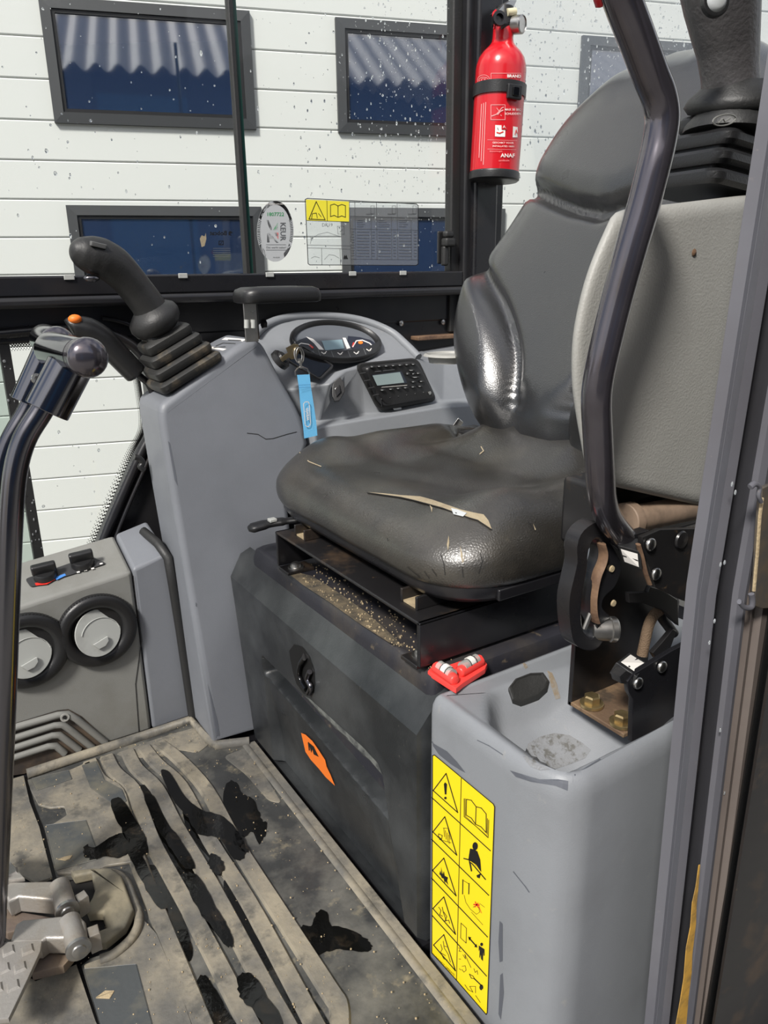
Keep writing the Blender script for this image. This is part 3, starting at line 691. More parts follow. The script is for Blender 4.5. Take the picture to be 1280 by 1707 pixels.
# finger hole with its latch
c = P(503, 1117, X=DX-.0008)
hole = [P(u, v, X=DX-.0006) for u, v in ((484, 1100), (482, 1085), (490, 1074), (504, 1078), (516, 1094), (524, 1118), (525, 1142), (518, 1160), (506, 1156), (494, 1140), (488, 1120))]
m = MB(); hc = sum(hole, Vector())/len(hole)
m.loft([[hc+(p-hc)*1.0 for p in hole], [hc+(p-hc)*.95+Vector((.0, 0, 0)) for p in hole], [hc+(p-hc)*.1 for p in hole]], caps=False).build('finger_hole', mat('deep_black', rgb(7, 7, 8), .6), door, smooth=0)
m = MB(); m.tube(catmull([P(u, v, X=DX-.003) for u, v in ((508, 1094), (501, 1106), (499, 1122), (503, 1136), (511, 1150))], 5), [(.007, .004)]*21, 10).build('latch_tongue', GLOSSB, door, smooth=60)
m = MB(); m.tube(catmull([P(u, v, X=DX-.005) for u, v in ((516, 1120), (512, 1132), (518, 1145), (514, 1156))], 5), .004, 10).build('latch_tongue', CHROME2, door, smooth=60)
pr = Print(lambda u, v, k: sfd(380+u/2.44, 920+v/2.44, k))
pr.poly([(300, 735), (318, 742), (346, 768), (372, 805), (398, 845), (404, 872), (420, 905), (438, 950), (400, 915), (372, 880), (340, 845), (318, 812)], ORANGE, 4)
pr.poly([(330, 772), (352, 790), (372, 832), (352, 822), (346, 800), (342, 815)], BLKINK, 5); pr.stroke([(330, 772), (334, 806)], 4, BLKINK, 5)
pr.build('warning_triangle', door)
pr = Print(sfd); DD = mat('dusty_edge', rgb(104, 106, 102), .8, dirt=rgb(60, 62, 62), dscale=60, dlo=.42, dhi=.62)
pr.patch([(508, 1160), (516, 1164), (560, 1204), (604, 1244), (630, 1272), (638, 1292), (628, 1284), (590, 1246), (548, 1208)], DD, 1, 3)
pr.build('dusty_ledge', door)
# ================================================================== near side cover with tray
sc = thing('side_cover', (.55, .46, 0), 'grey moulded cover with open tray and yellow warning decals', 'cover')
outer = rounded([(.4125, .573), (.4125, .424), (.4255, .388), (.447, .3765), (.80, .392), (.80, .5775)], [.0125, .018, .014, .02, .02, .02], 6)
dn = []
for i, p in enumerate(outer):
    q = outer[(i+1) % len(outer)]; k = max(1, int((q-p).length/.008)); dn += [p.lerp(q, t/k) for t in range(k)]
def inset2(pts, k):
    N = len(pts); o_ = []
    for i, p in enumerate(pts):
        e = (pts[(i+1) % N]-pts[i-1]).normalized(); o_.append(p+Vector((-e.y, e.x))*k)
    return o_
area = sum(dn[i].x*dn[(i+1) % len(dn)].y-dn[(i+1) % len(dn)].x*dn[i].y for i in range(len(dn)))
SG = 1 if area > 0 else -1
RIM = .352
def tray_z(x, y):
    wl = sm(.0, .024, x-.430-.80*max(0, y-.495)); wn = sm(.394, .418, y); wf_ = sm(.566, .512, y-.0*(x)) 
    far_edge = sm(.548-.10*max(0, x-.46), .515-.10*max(0, x-.46), y)
    deep = .078*(1-.85*sm(.50, .62, x))*(.35+.65*sm(.56, .43, y))
    return RIM-.002-deep*wl*wn*far_edge
rings = []
for k, z in ((0, -.05), (0, .16), (.0004, .328), (.0015, .339), (.0045, .3465), (.008, .3505), (.0115, RIM)):
    lean = .008*(1-z/.35)
    rings.append([Vector((p.x, p.y, z)) for p in inset2(dn, SG*k)])
ins = inset2(dn, SG*.0115); ctr = Vector((.60, .475))
for j in range(1, 46):
    s = 1-j/45.5
    rings.append([Vector((ctr.x+(p.x-ctr.x)*s, ctr.y+(p.y-ctr.y)*s, tray_z(ctr.x+(p.x-ctr.x)*s, ctr.y+(p.y-ctr.y)*s))) for p in ins])
m = MB(); m.loft(rings); cov_mb = m
cover = m.build('moulded_cover', GREY, sc, smooth=60)
sfc = surf(cov_mb)
# scuffs and dirt with their own shape
pr = Print(sfc)
pr.new(); pr.patch([(717, 1236), (724, 1240), (745, 1252), (762, 1270), (776, 1288), (768, 1284), (752, 1274), (732, 1258)], SCUFF, 1)
pr.new(); pr.patch([(850, 1284), (870, 1291), (900, 1299), (930, 1299), (947, 1302), (946, 1318), (938, 1312), (915, 1308), (885, 1303), (860, 1295)], SCUFF, 1)
pr.new(); pr.patch([(833, 1535), (838, 1540), (838, 1602), (833, 1604), (831, 1570)], SCUFF, 1); pr.new(); pr.patch([(834, 1625), (838, 1622), (840, 1655), (835, 1700), (831, 1690)], SCUFF, 1)
pr.new(); pr.stroke([(958, 1292), (985, 1275), (1000, 1266)], 2.2, SCUFF, 1); pr.new(); pr.stroke([(796, 1234), (815, 1243), (838, 1258)], 1.5, SCUFF, 1)
pr.new(); pr.stroke([(856, 1453), (876, 1478), (882, 1487)], 1.6, SCUFF, 1)
GR = mat('tray_grime', rgb(121, 122, 123), .8, bump=.4, bscale=300, dirt=rgb(128, 130, 133), dscale=50, dlo=.40, dhi=.6, dirt2=rgb(84, 82, 76), d2scale=110, d2lo=.5, d2hi=.6, d2amt=.8)
GB = mat('brown_smear', rgb(126, 112, 92), .85, dirt=rgb(134, 134, 132), dscale=90, dlo=.45, dhi=.65)
pr.new(); pr.patch([(872, 1262), (880, 1240), (900, 1228), (925, 1222), (950, 1226), (970, 1238), (985, 1250), (975, 1264), (950, 1274), (925, 1282), (900, 1284), (884, 1278)], GR, 1, 8)
pr.new(); pr.patch([(912, 1118), (920, 1122), (928, 1140), (934, 1164), (926, 1166), (918, 1144)], GB, 1); pr.new(); pr.patch([(864, 1100), (872, 1100), (880, 1112), (876, 1116)], GB, 1)
pr.build('wear_mark', cover)
# black plug
m = MB(); fr_ = [Vector(sfc(u, v, 1)) for u, v in ((847, 1152), (858, 1138), (884, 1128), (906, 1127), (915, 1140), (912, 1153), (898, 1166), (868, 1177), (854, 1172))]
ce = sum(fr_, Vector())/len(fr_); up = Vector((-.15, -.1, 1)).normalized()
m.loft([[p-up*.002 for p in fr_], [p+up*.004 for p in fr_], [ce+(p-ce)*.95+up*.006 for p in fr_], [ce+(p-ce)*.86+up*.0062 for p in fr_], [ce+(p-ce)*.83+up*.0045 for p in fr_], [ce+(p-ce)*.2+up*.0045 for p in fr_]]).build('rubber_plug', RUBD, sc, smooth=40)
# yellow warning decal
def yf(u, v, k): p = P(700+u/3.714, 1240+v/3.714, X=.4122); return Vector((.4122-.0003*k, p.y, p.z))
pr = Print(yf)
LC = [(80, 72), (92, 70), (455, 372), (462, 388), (418, 1660), (410, 1672), (76, 1290)]
pr.poly([(80, 72), (92, 68), (455, 370), (464, 388), (418, 1662), (412, 1674), (228, 1462), (75, 1292)], YEL, 1)
pr.stroke([(80, 72), (92, 68), (455, 370), (464, 388), (418, 1662), (412, 1674), (228, 1462), (75, 1292)], 5, BLKINK, 2, closed=True)
pr.stroke([(258, 210), (228, 1462)], 4, BLKINK, 2)
for a, b in (((74, 330), (440, 662)), ((72, 588), (430, 938)), ((72, 828), (422, 1196)), ((76, 1060), (416, 1438))): pr.stroke([a, b], 6, BLKINK, 2)
for (ax, ay), (bx, by), (cx_, cy_) in (((164, 182), (84, 288), (236, 424)), ((156, 450), (82, 544), (230, 688)), ((150, 706), (80, 782), (226, 940)), ((150, 946), (82, 1018), (222, 1178)), ((150, 1180), (86, 1244), (222, 1404))):
    pr.stroke([(ax, ay), (bx, by), (cx_, cy_)], 6, BLKINK, 2, closed=True)
pr.poly([(150, 248), (158, 236), (170, 248), (166, 312), (156, 312)], BLKINK, 2); pr.circle((160, 334), 8, BLKINK, 2)
for x in range(4): pr.stroke([(150+x*10, 520+x*14), (154+x*10, 576+x*14)], 3, BLKINK, 2)
pr.stroke([(118, 556), (140, 566), (136, 590), (116, 572)], 4, BLKINK, 2, closed=True); pr.stroke([(120, 590), (196, 612)], 3, BLKINK, 2); pr.stroke([(146, 520), (176, 522), (190, 590)], 3, BLKINK, 2)
pr.poly([(128, 782), (136, 806), (132, 760), (144, 806), (150, 786), (156, 816), (176, 826), (170, 846), (178, 874), (160, 850), (156, 862), (148, 832), (138, 830), (130, 812), (122, 806)], BLKINK, 2)
for ln in ([(118, 1010), (132, 1030), (124, 1056), (142, 1066)], [(150, 1040), (168, 1068), (156, 1096), (180, 1090), (186, 1110)], [(140, 1010), (146, 1040), (164, 1090)]): pr.stroke(ln, 4, BLKINK, 2)
for ln in ([(130, 1240), (140, 1270), (128, 1290), (160, 1310)], [(146, 1220), (152, 1262), (176, 1300), (190, 1350)], [(134, 1300), (150, 1330), (170, 1336)], [(152, 1250), (170, 1256)]): pr.stroke(ln, 3.5, BLKINK, 2)
pr.text('DO NOT OPERATE', (158, 1376), (.72, .70), (.0, -1), 14, BLKINK, 2)
pr.stroke([(276, 338), (276, 450), (350, 510), (424, 580), (428, 470)], 4, BLKINK, 2); pr.stroke([(290, 342), (320, 348), (350, 388), (382, 396), (412, 432), (412, 548), (380, 512), (346, 496), (320, 458), (288, 440)], 5, BLKINK, 2, closed=True)
pr.stroke([(350, 388), (346, 500)], 5, BLKINK, 2); pr.stroke([(420, 460), (418, 560)], 4, BLKINK, 2); pr.stroke([(282, 338), (282, 446), (346, 506), (418, 570)], 3, BLKINK, 2)
pr.circle((344, 632), 17, BLKINK, 2, 25); pr.poly([(312, 646), (338, 652), (358, 664), (376, 716), (382, 792), (346, 752), (302, 712)], BLKINK, 2)
pr.stroke([(274, 708), (304, 716), (408, 838)], 7, BLKINK, 2); pr.poly([(304, 724), (316, 730), (326, 786), (318, 790)], BLKINK, 2); pr.poly([(352, 812), (380, 800), (372, 832), (356, 826)], BLKINK, 2); pr.stroke([(316, 726), (350, 748), (378, 790)], 4, YEL, 3)
for ln in ([(268, 838), (266, 930)], [(306, 860), (304, 930)], [(264, 840), (306, 866)]): pr.stroke(ln, 6 if ln[0][0] != 264 else 3, BLKINK, 2)
for ln in ([(276, 936), (286, 980), (314, 1022), (352, 1054), (372, 1040), (366, 1010)], [(330, 1010), (352, 1000)], [(320, 1040), (392, 1120)]): pr.stroke(ln, 2.5, BLKINK, 2)
pr.stroke([(334, 992), (372, 996)], 8, REDINK, 3); pr.stroke([(344, 974), (364, 1012)], 5, REDINK, 3); pr.stroke([(364, 982), (342, 1010)], 5, REDINK, 3); pr.stroke([(366, 1000), (384, 1046)], 3, REDINK, 3); pr.stroke([(372, 985), (404, 1010)], 2, BLKINK, 3)
pr.stroke([(256, 1108), (290, 1140), (288, 1232), (254, 1200)], 3.5, BLKINK, 2, closed=True)
pr.stroke([(306, 1200), (350, 1250)], 8, BLKINK, 2); pr.poly([(300, 1192), (320, 1196), (308, 1218)], BLKINK, 2); pr.poly([(358, 1260), (352, 1236), (338, 1256)], BLKINK, 2)
pr.circle((384, 1240), 9, BLKINK, 2, 11); pr.poly([(366, 1246), (402, 1270), (402, 1310), (396, 1310), (394, 1284), (392, 1344), (380, 1330), (378, 1300), (374, 1326), (370, 1318), (372, 1270), (366, 1284)], BLKINK, 2)
for ln in ([(240, 1262), (252, 1262), (244, 1282), (258, 1284)], [(242, 1330), (256, 1332)], [(244, 1390), (258, 1400)], [(268, 1304), (284, 1330), (280, 1302), (318, 1384)], [(336, 1390), (344, 1414), (356, 1402), (360, 1426)], [(262, 1376), (282, 1372), (288, 1400), (274, 1412), (262, 1396)], [(280, 1490), (300, 1520), (330, 1536), (310, 1500), (346, 1500), (346, 1540)], [(346, 1556), (376, 1600)]): pr.stroke(ln, 3, BLKINK, 2)
pr.stroke([(308, 1424), (330, 1436), (340, 1452), (320, 1450), (308, 1424)], 4, BLKINK, 2); pr.stroke([(334, 1448), (384, 1496)], 7, BLKINK, 2); pr.circle((382, 1506), 12, BLKINK, 2, 18); pr.circle((392, 1520), 4, YEL, 3)
pr.build('warning_decal', sc)
# ================================================================== little red spirit level
lv = thing('spirit_level', tuple(P(762, 1135, Z=.354)), 'small red cross-shaped spirit level on grey cover edge', 'spirit level')
def L_(u, v, z=.353): return P(u, v, Z=z)
base = [L_(u, v) for u, v in ((713, 1127), (722, 1116), (742, 1110), (760, 1112), (792, 1097), (803, 1101), (812, 1116), (808, 1124), (772, 1147), (760, 1157), (748, 1150))]
MB().prism(base, (0, 0, .007), .0012).build('base', REDPL, lv, smooth=40)
VIAL = glass_mat('clear_vial', (.9, .95, .9, 1), 1, .05, (.9, .9, .85, 1), .35)
for a, b in (((727, 1112), (757, 1133)), ((767, 1120), (800, 1101))):
    p, q = L_(*a, .3645), L_(*b, .3645); d = (q-p).normalized()
    hs = MB().tube([p-d*.003, p, q, q+d*.003], [.004, .0066, .0066, .004], 14).build('vial_housing', REDPL, lv, smooth=50)
    w_ = d.cross(Vector((0, 0, 1))).normalized()*.005; hi = Vector((0, 0, .0030))
    MB().tube([p+d*.005+hi-w_*.25, q-d*.005+hi-w_*.25], .0066, 12).build('vial', VIAL, hs, smooth=50)
    MB().tube([p.lerp(q, .42)+hi*1.2-w_*.3, p.lerp(q, .62)+hi*1.2-w_*.3], .0067, 12).build('bubble', WHITE, hs, smooth=50)
    for t in (.38, .66): MB().tube([p.lerp(q, t)+hi-w_*.25, p.lerp(q, t+.025)+hi-w_*.25], .0069, 12).build('vial_ring', BLKINK, hs, smooth=50)
# ================================================================== right-hand console
rc = thing('control_console', (.55, 1.22, 0), 'grey right-hand console with gauge cluster and radio', 'console')
SP = ((0, 1.10, 0), (0, -1, .15))
side = [P(u, v, pl=SP) for u, v in ((357, 1240), (320, 1020), (285, 815), (266, 700), (266, 676), (300, 650), (350, 612), (392, 578), (425, 563), (440, 574), (470, 632), (504, 692), (515, 740))]
e_ = side[-1]; side += [Vector((.53, 1.10+.15*.4, .40)), Vector((.53, 1.10, .0))]
side = rounded(side, [0, .0, .0, .02, .02, .03, .03, .03, .02, .02, .02, .03, 0, 0, 0], 4)
m = MB(); m.prism(side, (0, .128, 0), .012, 4); pod_mb = m
pod = m.build('joystick_pod', GREYD, rc, smooth=50)
sfp = surf(pod_mb)
pr = Print(sfp)
for poly in ([(280, 735), (283, 738), (293, 790), (296, 810), (291, 800), (285, 765)], [(346, 1140), (352, 1160), (362, 1200), (368, 1236), (360, 1230), (354, 1190)], [(326, 1004), (328, 1006), (328, 1012), (326, 1010)]): pr.new(); pr.patch(poly, SCUFF, 1)
for ln in ([(412, 722), (430, 724), (443, 732), (455, 731), (478, 724), (494, 720)],): pr.new(); pr.stroke(ln, 1.1, DARKCRACK, 1)
pr.build('wear_mark', pod)
pr = Print(sfp)
pr.poly([(345, 580), (376, 563), (412, 566), (372, 585)], WHITE, 2); pr.stroke([(360, 577), (372, 572), (392, 573)], 1.2, GRYINK, 3); pr.stroke([(356, 580), (376, 578)], 1, GRYINK, 3); pr.stroke([(380, 567), (402, 568)], 1, GRYINK, 3)
pr.build('pattern_label', rc)
# dash body
dn_ = Vector((0, -.53, .85)).normalized(); DC = P(560, 572, Y=1.265); DPL = (DC, dn_)
def dpl(u, v, k=0): return P(u, v, pl=(DC+dn_*k, dn_))
A = {k: dpl(*q) for k, q in dict(A=(424, 560), B=(444, 543), C=(480, 531), D=(540, 528), E=(600, 535), F=(648, 553), F2=(675, 575), G=(697, 597), H=(600, 612), H2=(575, 618), I=(550, 640), J=(468, 648)).items()}
FY = 1.165
A['J'] = P(478, 652, Y=1.228)
B = dict(J2=P(490, 692, Y=1.24), K=P(530, 703, Y=FY+.04), L=P(606, 691, Y=FY+.04), M=P(635, 688, Y=FY+.03), N=P(738, 668, Y=FY+.035), O=P(800, 664, Y=FY+.04), J3=P(494, 722, Y=1.225), K3=P(530, 712, Y=FY), L3=P(606, 699, Y=FY), M3=P(640, 694, Y=FY), N3=P(738, 678, Y=FY), O3=P(800, 674, Y=FY), G2=P(740, 606, Y=1.24), G3=P(800, 606, Y=1.24), HB=P(610, 620, Y=1.22))
m = MB()
top = [A[k] for k in ('A', 'B', 'C', 'D', 'E', 'F', 'F2', 'G', 'H', 'H2', 'I', 'J')]
m.add(top, [tuple(range(len(top)))])
def fc(*p): m.add(p, [tuple(range(len(p)))])
fc(A['J'], A['I'], B['K'], B['J2']); fc(A['I'], A['H2'], A['H'], B['L'], B['K'])
fc(A['H'], A['G'], B['N'], B['M'], B['L'])
fc(A['G'], B['G2'], B['N']); fc(B['G2'], B['G3'], B['O'], B['N'])
lo = lambda p: Vector((p.x, p.y-.01, .25))
for a, b in (('J2', 'K'), ('K', 'L'), ('L', 'M'), ('M', 'N'), ('N', 'O')):
    a3, b3 = ('J3' if a == 'J2' else a+'3'), b+'3'
    fc(B[a], B[b], B[b3], B[a3]); fc(B[a3], B[b3], lo(B[b3]), lo(B[a3]))
bk = [A[k] for k in ('A', 'B', 'C', 'D', 'E', 'F', 'F2', 'G')]
wl_ = [Vector((p.x+.0, WY-.012, p.z-.012)) for p in bk]
for i in range(len(bk)-1): fc(bk[i], bk[i+1], wl_[i+1], wl_[i])
# shelf behind with cup recess
sh0 = [A['G'], Vector((A['G'].x, WY-.012, A['G'].z-.012)), Vector((1.16, WY-.012, .642)), B['G3'], B['G2']]
fc(*sh0)
bmw = m.build('dash_body', GREY, rc, smooth=30)
bm = bmesh.new(); bm.from_mesh(bmw.data); bmesh.ops.remove_doubles(bm, verts=bm.verts, dist=.0008); bmesh.ops.recalc_face_normals(bm, faces=bm.faces); bm.to_mesh(bmw.data); bm.free()
bv = bmw.modifiers.new('bevel', 'BEVEL'); bv.width = .004; bv.segments = 3; bv.limit_method = 'ANGLE'; bv.angle_limit = math.radians(18)
# rolled lip round the dash plate
m = MB(); lip = catmull([A[k]+dn_*.002 for k in ('A', 'B', 'C', 'D', 'E', 'F', 'F2', 'G')], 5); m.tube(lip, .008, 10).build('dash_lip', GREY, rc, smooth=80)
cp = P(742, 594, Z=.642)
MB().lathe(cp+Vector((.01, 0, .001)), (0, 0, 1), [(0, .048), (.003, .046), (.004, .043), (.001, .040), (-.012, .037), (-.012, .001)], 28).build('cup_recess', GREYL, rc, smooth=50)
# gauge cluster
gc = DC; gu = Vector((1, 0, 0)); gv = dn_.cross(gu).normalized()
def gpt(a, k, z): return gc + gu*.092*k*math.cos(a)*1.02 + gv*.063*k*math.sin(a) + dn_*z
def oval(k, z, n=48): return [gpt(2*math.pi*i/n, k, z) for i in range(n)]
cl = MB().loft([oval(1.0, .001), oval(1.0, .008), oval(.96, .011), oval(.90, .008), oval(.88, -.0)], caps=False).build('cluster_bezel', BLKP, rc, smooth=60)
MB().add(oval(.9, .0015), [tuple(range(48))]).build('cluster_face', mat('cluster_face', rgb(96, 100, 106), .4), cl, smooth=0)
def gp(u, v, k): return dpl(u, v, .0022+.0004*k)
pr = Print(gp)
NVY = mat('gauge_navy', rgb(40, 44, 56), .35)
pr.poly([(490, 572), (500, 566), (512, 562), (528, 572), (536, 582), (512, 584), (496, 580)], NVY, 1); pr.poly([(580, 560), (600, 562), (618, 567), (628, 574), (618, 580), (588, 583), (578, 575)], NVY, 1)
pr.poly([(510, 561), (522, 565), (532, 574), (540, 583), (532, 583), (524, 573)], WHITE, 2); pr.poly([(571, 563), (576, 563), (584, 580), (578, 582)], WHITE, 2)
pr.poly([(536, 568), (570, 566), (574, 581), (542, 584)], LCDB, 2)
pr.stroke([(494, 577), (502, 572), (514, 574), (520, 578)], 1.6, WHITE, 3); pr.stroke([(516, 575), (522, 580)], 3, REDINK, 3); pr.stroke([(588, 578), (594, 568), (604, 567), (616, 572), (622, 578)], 1.8, WHITE, 3); pr.stroke([(588, 578), (590, 571)], 3, REDINK, 3); pr.circle((601, 571), 4, ORANGE, 3, 2.5)
pr.build('gauge_print', cl)
pr = Print(lambda u, v, k: dpl(u, v, .010+.0004*k))
pr.poly([(520, 581), (545, 584), (575, 584), (605, 580), (625, 573), (634, 566), (636, 575), (625, 588), (600, 595), (570, 597), (540, 594), (525, 589)], mat('cluster_band', rgb(38, 40, 42), .45), 1)
for u, v in ((540, 588), (567, 589), (594, 588), (615, 583)): pr.stroke([(u-4, v-1), (u, v+2), (u+4, v-2)], 1.3, WHITE, 2); pr.stroke([(u-2, v+1), (u+3, v+1)], 1.2, WHITE, 2)
for u, v in ((552, 585), (580, 585), (606, 581), (530, 583)): pr.stroke([(u, v), (u+4, v+10)], 1.2, GRYINK, 2)
pr.build('indicator_band', cl)
# dark display in its frame
fr2 = [dpl(u, v, .0005) for u, v in ((474, 604), (496, 574), (557, 610), (533, 636))]
fr2 = [dpl(u, v, .0005) for u, v in ((478, 603), (502, 578), (556, 612), (533, 635))]
ff = rounded(fr2, .006, 4); cen = sum(ff, Vector())/len(ff)
ds = MB().loft([ff, [p+dn_*.004 for p in ff], [cen+(p-cen)*.93+dn_*.004 for p in ff], [cen+(p-cen)*.90+dn_*.0015 for p in ff], [cen+(p-cen)*.1+dn_*.0015 for p in ff]]).build('display_frame', BLKP, rc, smooth=30)
MB().add([cen+(p-cen)*.88+dn_*.003 for p in ff], [tuple(range(len(ff)))]).build('display_glass', GLOSSB, ds, smooth=0)
# rocker switch
sn = Vector((-.35, -.85, .38)).normalized(); spn = P(563, 652, Y=1.176)
sw = [P(u, v, pl=(spn, sn)) for u, v in ((553, 648), (555, 638), (566, 631), (573, 640), (574, 655), (565, 670), (557, 671), (553, 662))]
MB().prism(sw, sn*.009, .0015).build('rocker_switch', BLKP, rc, smooth=40)
sw2 = [P(u, v, pl=(spn+sn*.0095, sn)) for u, v in ((558, 648), (566, 642), (569, 654), (561, 662))]
MB().prism(sw2, sn*.003, .001).build('rocker_cap', GLOSSB, rc, smooth=40)
# radio
rn = (B['M']-A['H']).cross(A['G']-A['H']).normalized()
if rn.y > 0: rn = -rn
rp = A['H']
def rpt(u, v, k): return P(u, v, pl=(rp+rn*k, rn))
gas = rounded([rpt(u, v, .001) for u, v in ((590, 606), (694, 596), (727, 668), (630, 686))], .018, 5); cg = sum(gas, Vector())/len(gas)
rd = MB().loft([gas, [p+rn*.004 for p in gas], [cg+(p-cg)*.96+rn*.006 for p in gas], [cg+(p-cg)*.2+rn*.006 for p in gas]]).build('radio', RUB, rc, smooth=40, label='black marine radio with small display')
bod = rounded([rpt(u, v, .006) for u, v in ((598, 611), (688, 602), (720, 663), (632, 678))], .016, 5); cb_ = sum(bod, Vector())/len(bod)
MB().loft([bod, [p+rn*.010 for p in bod], [cb_+(p-cb_)*.965+rn*.015 for p in bod], [cb_+(p-cb_)*.91+rn*.017 for p in bod], [cb_+(p-cb_)*.1+rn*.017 for p in bod]]).build('radio_body', BLKP, rd, smooth=40)
pr = Print(lambda u, v, k: rpt(560+u/5.818, 560+v/5.818, .0233+.0004*k))
pr.poly([(350, 378), (636, 342), (690, 455), (398, 482)], mat('radio_panel', rgb(48, 54, 66), .4), 1); pr.poly([(354, 384), (620, 350), (662, 452), (400, 482)], LCD, 2)
pr.stroke([(376, 346), (440, 340)], 7, GRYINK, 2); pr.stroke([(455, 338), (570, 326)], 6, GRYINK, 2); pr.stroke([(440, 498), (690, 478)], 4, WHITE, 2)
pr.build('radio_screen', rd)
btn = [(348, 300, 22, 16), (418, 296, 22, 14), (486, 292, 22, 14), (554, 288, 22, 14), (620, 284, 22, 14), (686, 280, 20, 14), (748, 276, 20, 14), (448, 526, 22, 15), (530, 518, 20, 14), (602, 510, 20, 14), (672, 504, 20, 14), (746, 496, 20, 14), (812, 490, 20, 14), (748, 446, 20, 14), (826, 442, 20, 14), (730, 334, 30, 13), (692, 368, 16, 20), (796, 364, 20, 18), (768, 402, 36, 14), (748, 368, 18, 12)]
for u, v, a, b in btn:
    q = [rpt(560+(u+a*math.cos(t*math.pi/5))/5.818, 560+(v+b*math.sin(t*math.pi/5))/5.818, .023) for t in range(10)]; cq = sum(q, Vector())/10
    MB().loft([q, [p+rn*.003 for p in q], [cq+(p-cq)*.7+rn*.0042 for p in q]]).build('button', RUB, rd, smooth=60)
pr = Print(lambda u, v, k: rpt(560+u/5.818, 560+v/5.818, .0276+.0003*k))
for u, v, a, b in btn: pr.new(); pr.stroke([(u-a*.45, v+1), (u+a*.45, v-1)], 5, SILV, 1)
pr.build('button_legend', rd)
for t in range(6):
    a, b = rpt(lerp(636, 716, t/5.6), lerp(679, 663, t/5.6), .010), rpt(lerp(634, 712, t/5.6), lerp(664, 652, t/5.6), .021)
    MB().tube([lerp(a, b, .1)+rn*.001, lerp(a, b, .95)+rn*.003], .0014, 6).build('grip_rib', RUB, rd)
for t in range(4):
    a = rpt(lerp(604, 626, t/3), lerp(624, 660, t/3), .021); MB().tube([a-Vector((.006, 0, -.001)), a+Vector((.006, -.001, .002))], .0016, 6).build('grip_rib', RUB, rd)
MB().lathe(rpt(715, 655, .022), rn, [(0, .004), (.003, .0035), (.003, 0)], 12).build('radio_screw', STEEL, rd)
MB().prism([rpt(u, v, .007) for u, v in ((655, 681), (668, 679), (669, 682), (657, 684))], rn*.001).build('radio_badge', SILV, rd, smooth=0)
# ignition lock
il = P(467, 600, Y=1.178); iax = Vector((.55, -.55, .62)).normalized()
MB().lathe(il-iax*.004, iax, [(0, .018), (.008, .018), (.010, .016), (.010, .011), (.014, .010), (.014, .001)], 20).build('ignition_lock', BLKP, rc, smooth=40)
# ---- key with ribbon
ky = thing('key_ribbon', tuple(P(500, 640, Y=1.15)), 'brass ignition key with light blue ribbon hanging from it', 'key')
kp = [P(u, v, Y=1.158) for u, v in ((466, 598), (472, 592), (479, 588), (476, 580), (489, 573), (496, 574), (499, 583), (492, 598), (485, 599), (481, 596), (470, 603))]
MB().prism(kp, (0, -.0025, 0), .0005).build('key', BRASSK, ky, smooth=0)
for c_, r0, tl in (((497, 592), .0125, .5), ((500, 593), .013, .15)):
    cc_ = P(*c_, Y=1.152); ring = [cc_+Vector((r0*.55*math.cos(a*math.pi/14)+.0, r0*.4*math.sin(a*math.pi/14)*tl, r0*math.sin(a*math.pi/14))) for a in range(29)]
    MB().tube(ring, .0011, 6, caps=False).build('key_ring', STEEL, ky)
MB().tube([P(499, 598, Y=1.15), P(501, 608, Y=1.15), P(502, 614, Y=1.15)], [.003, .0024, .002], 8).build('swivel_hook', STEEL, ky)
MB().tube([P(u, v, Y=1.15) for u, v in ((493, 626), (492, 619), (497, 613), (504, 612), (512, 615), (516, 622), (514, 626))], .0013, 6).build('split_ring', STEEL, ky)
ribp = [((495, 625), (516, 624)), ((498, 645), (518, 643)), ((501, 680), (523, 675)), ((505, 710), (527, 703)), ((507, 731), (529, 726))]
m = MB(); front = []; 
rg = [[P(*a, Y=1.149-.001*i), P(*b, Y=1.147-.001*i), P(*b, Y=1.151-.001*i), P(*a, Y=1.153-.001*i)] for i, (a, b) in enumerate(ribp)]
rb = m.loft(rg).build('ribbon', BLUE, ky, smooth=30)
pr = Print(lambda u, v, k: P(400+u/7.756, 520+v/7.756, Y=1.143-.0004*k))
pr.stroke([(752, 948), (912, 940)], 6, mat('ribbon_stitch', rgb(72, 130, 180), .7), 1); pr.stroke([(756, 980), (916, 970)], 6, MATS['ribbon_stitch'], 1)
pl_ = [(820, 1190), (840, 1165), (880, 1160), (895, 1190), (912, 1440), (898, 1478), (864, 1484), (842, 1455)]
pr.stroke(pl_, 10, WHITE, 1, closed=True); pr.text('wavin', (868, 1322), (-.07, -1), (-1, .07), 52, WHITE, 2, bold=.02)
pr.build('ribbon_print', rb)
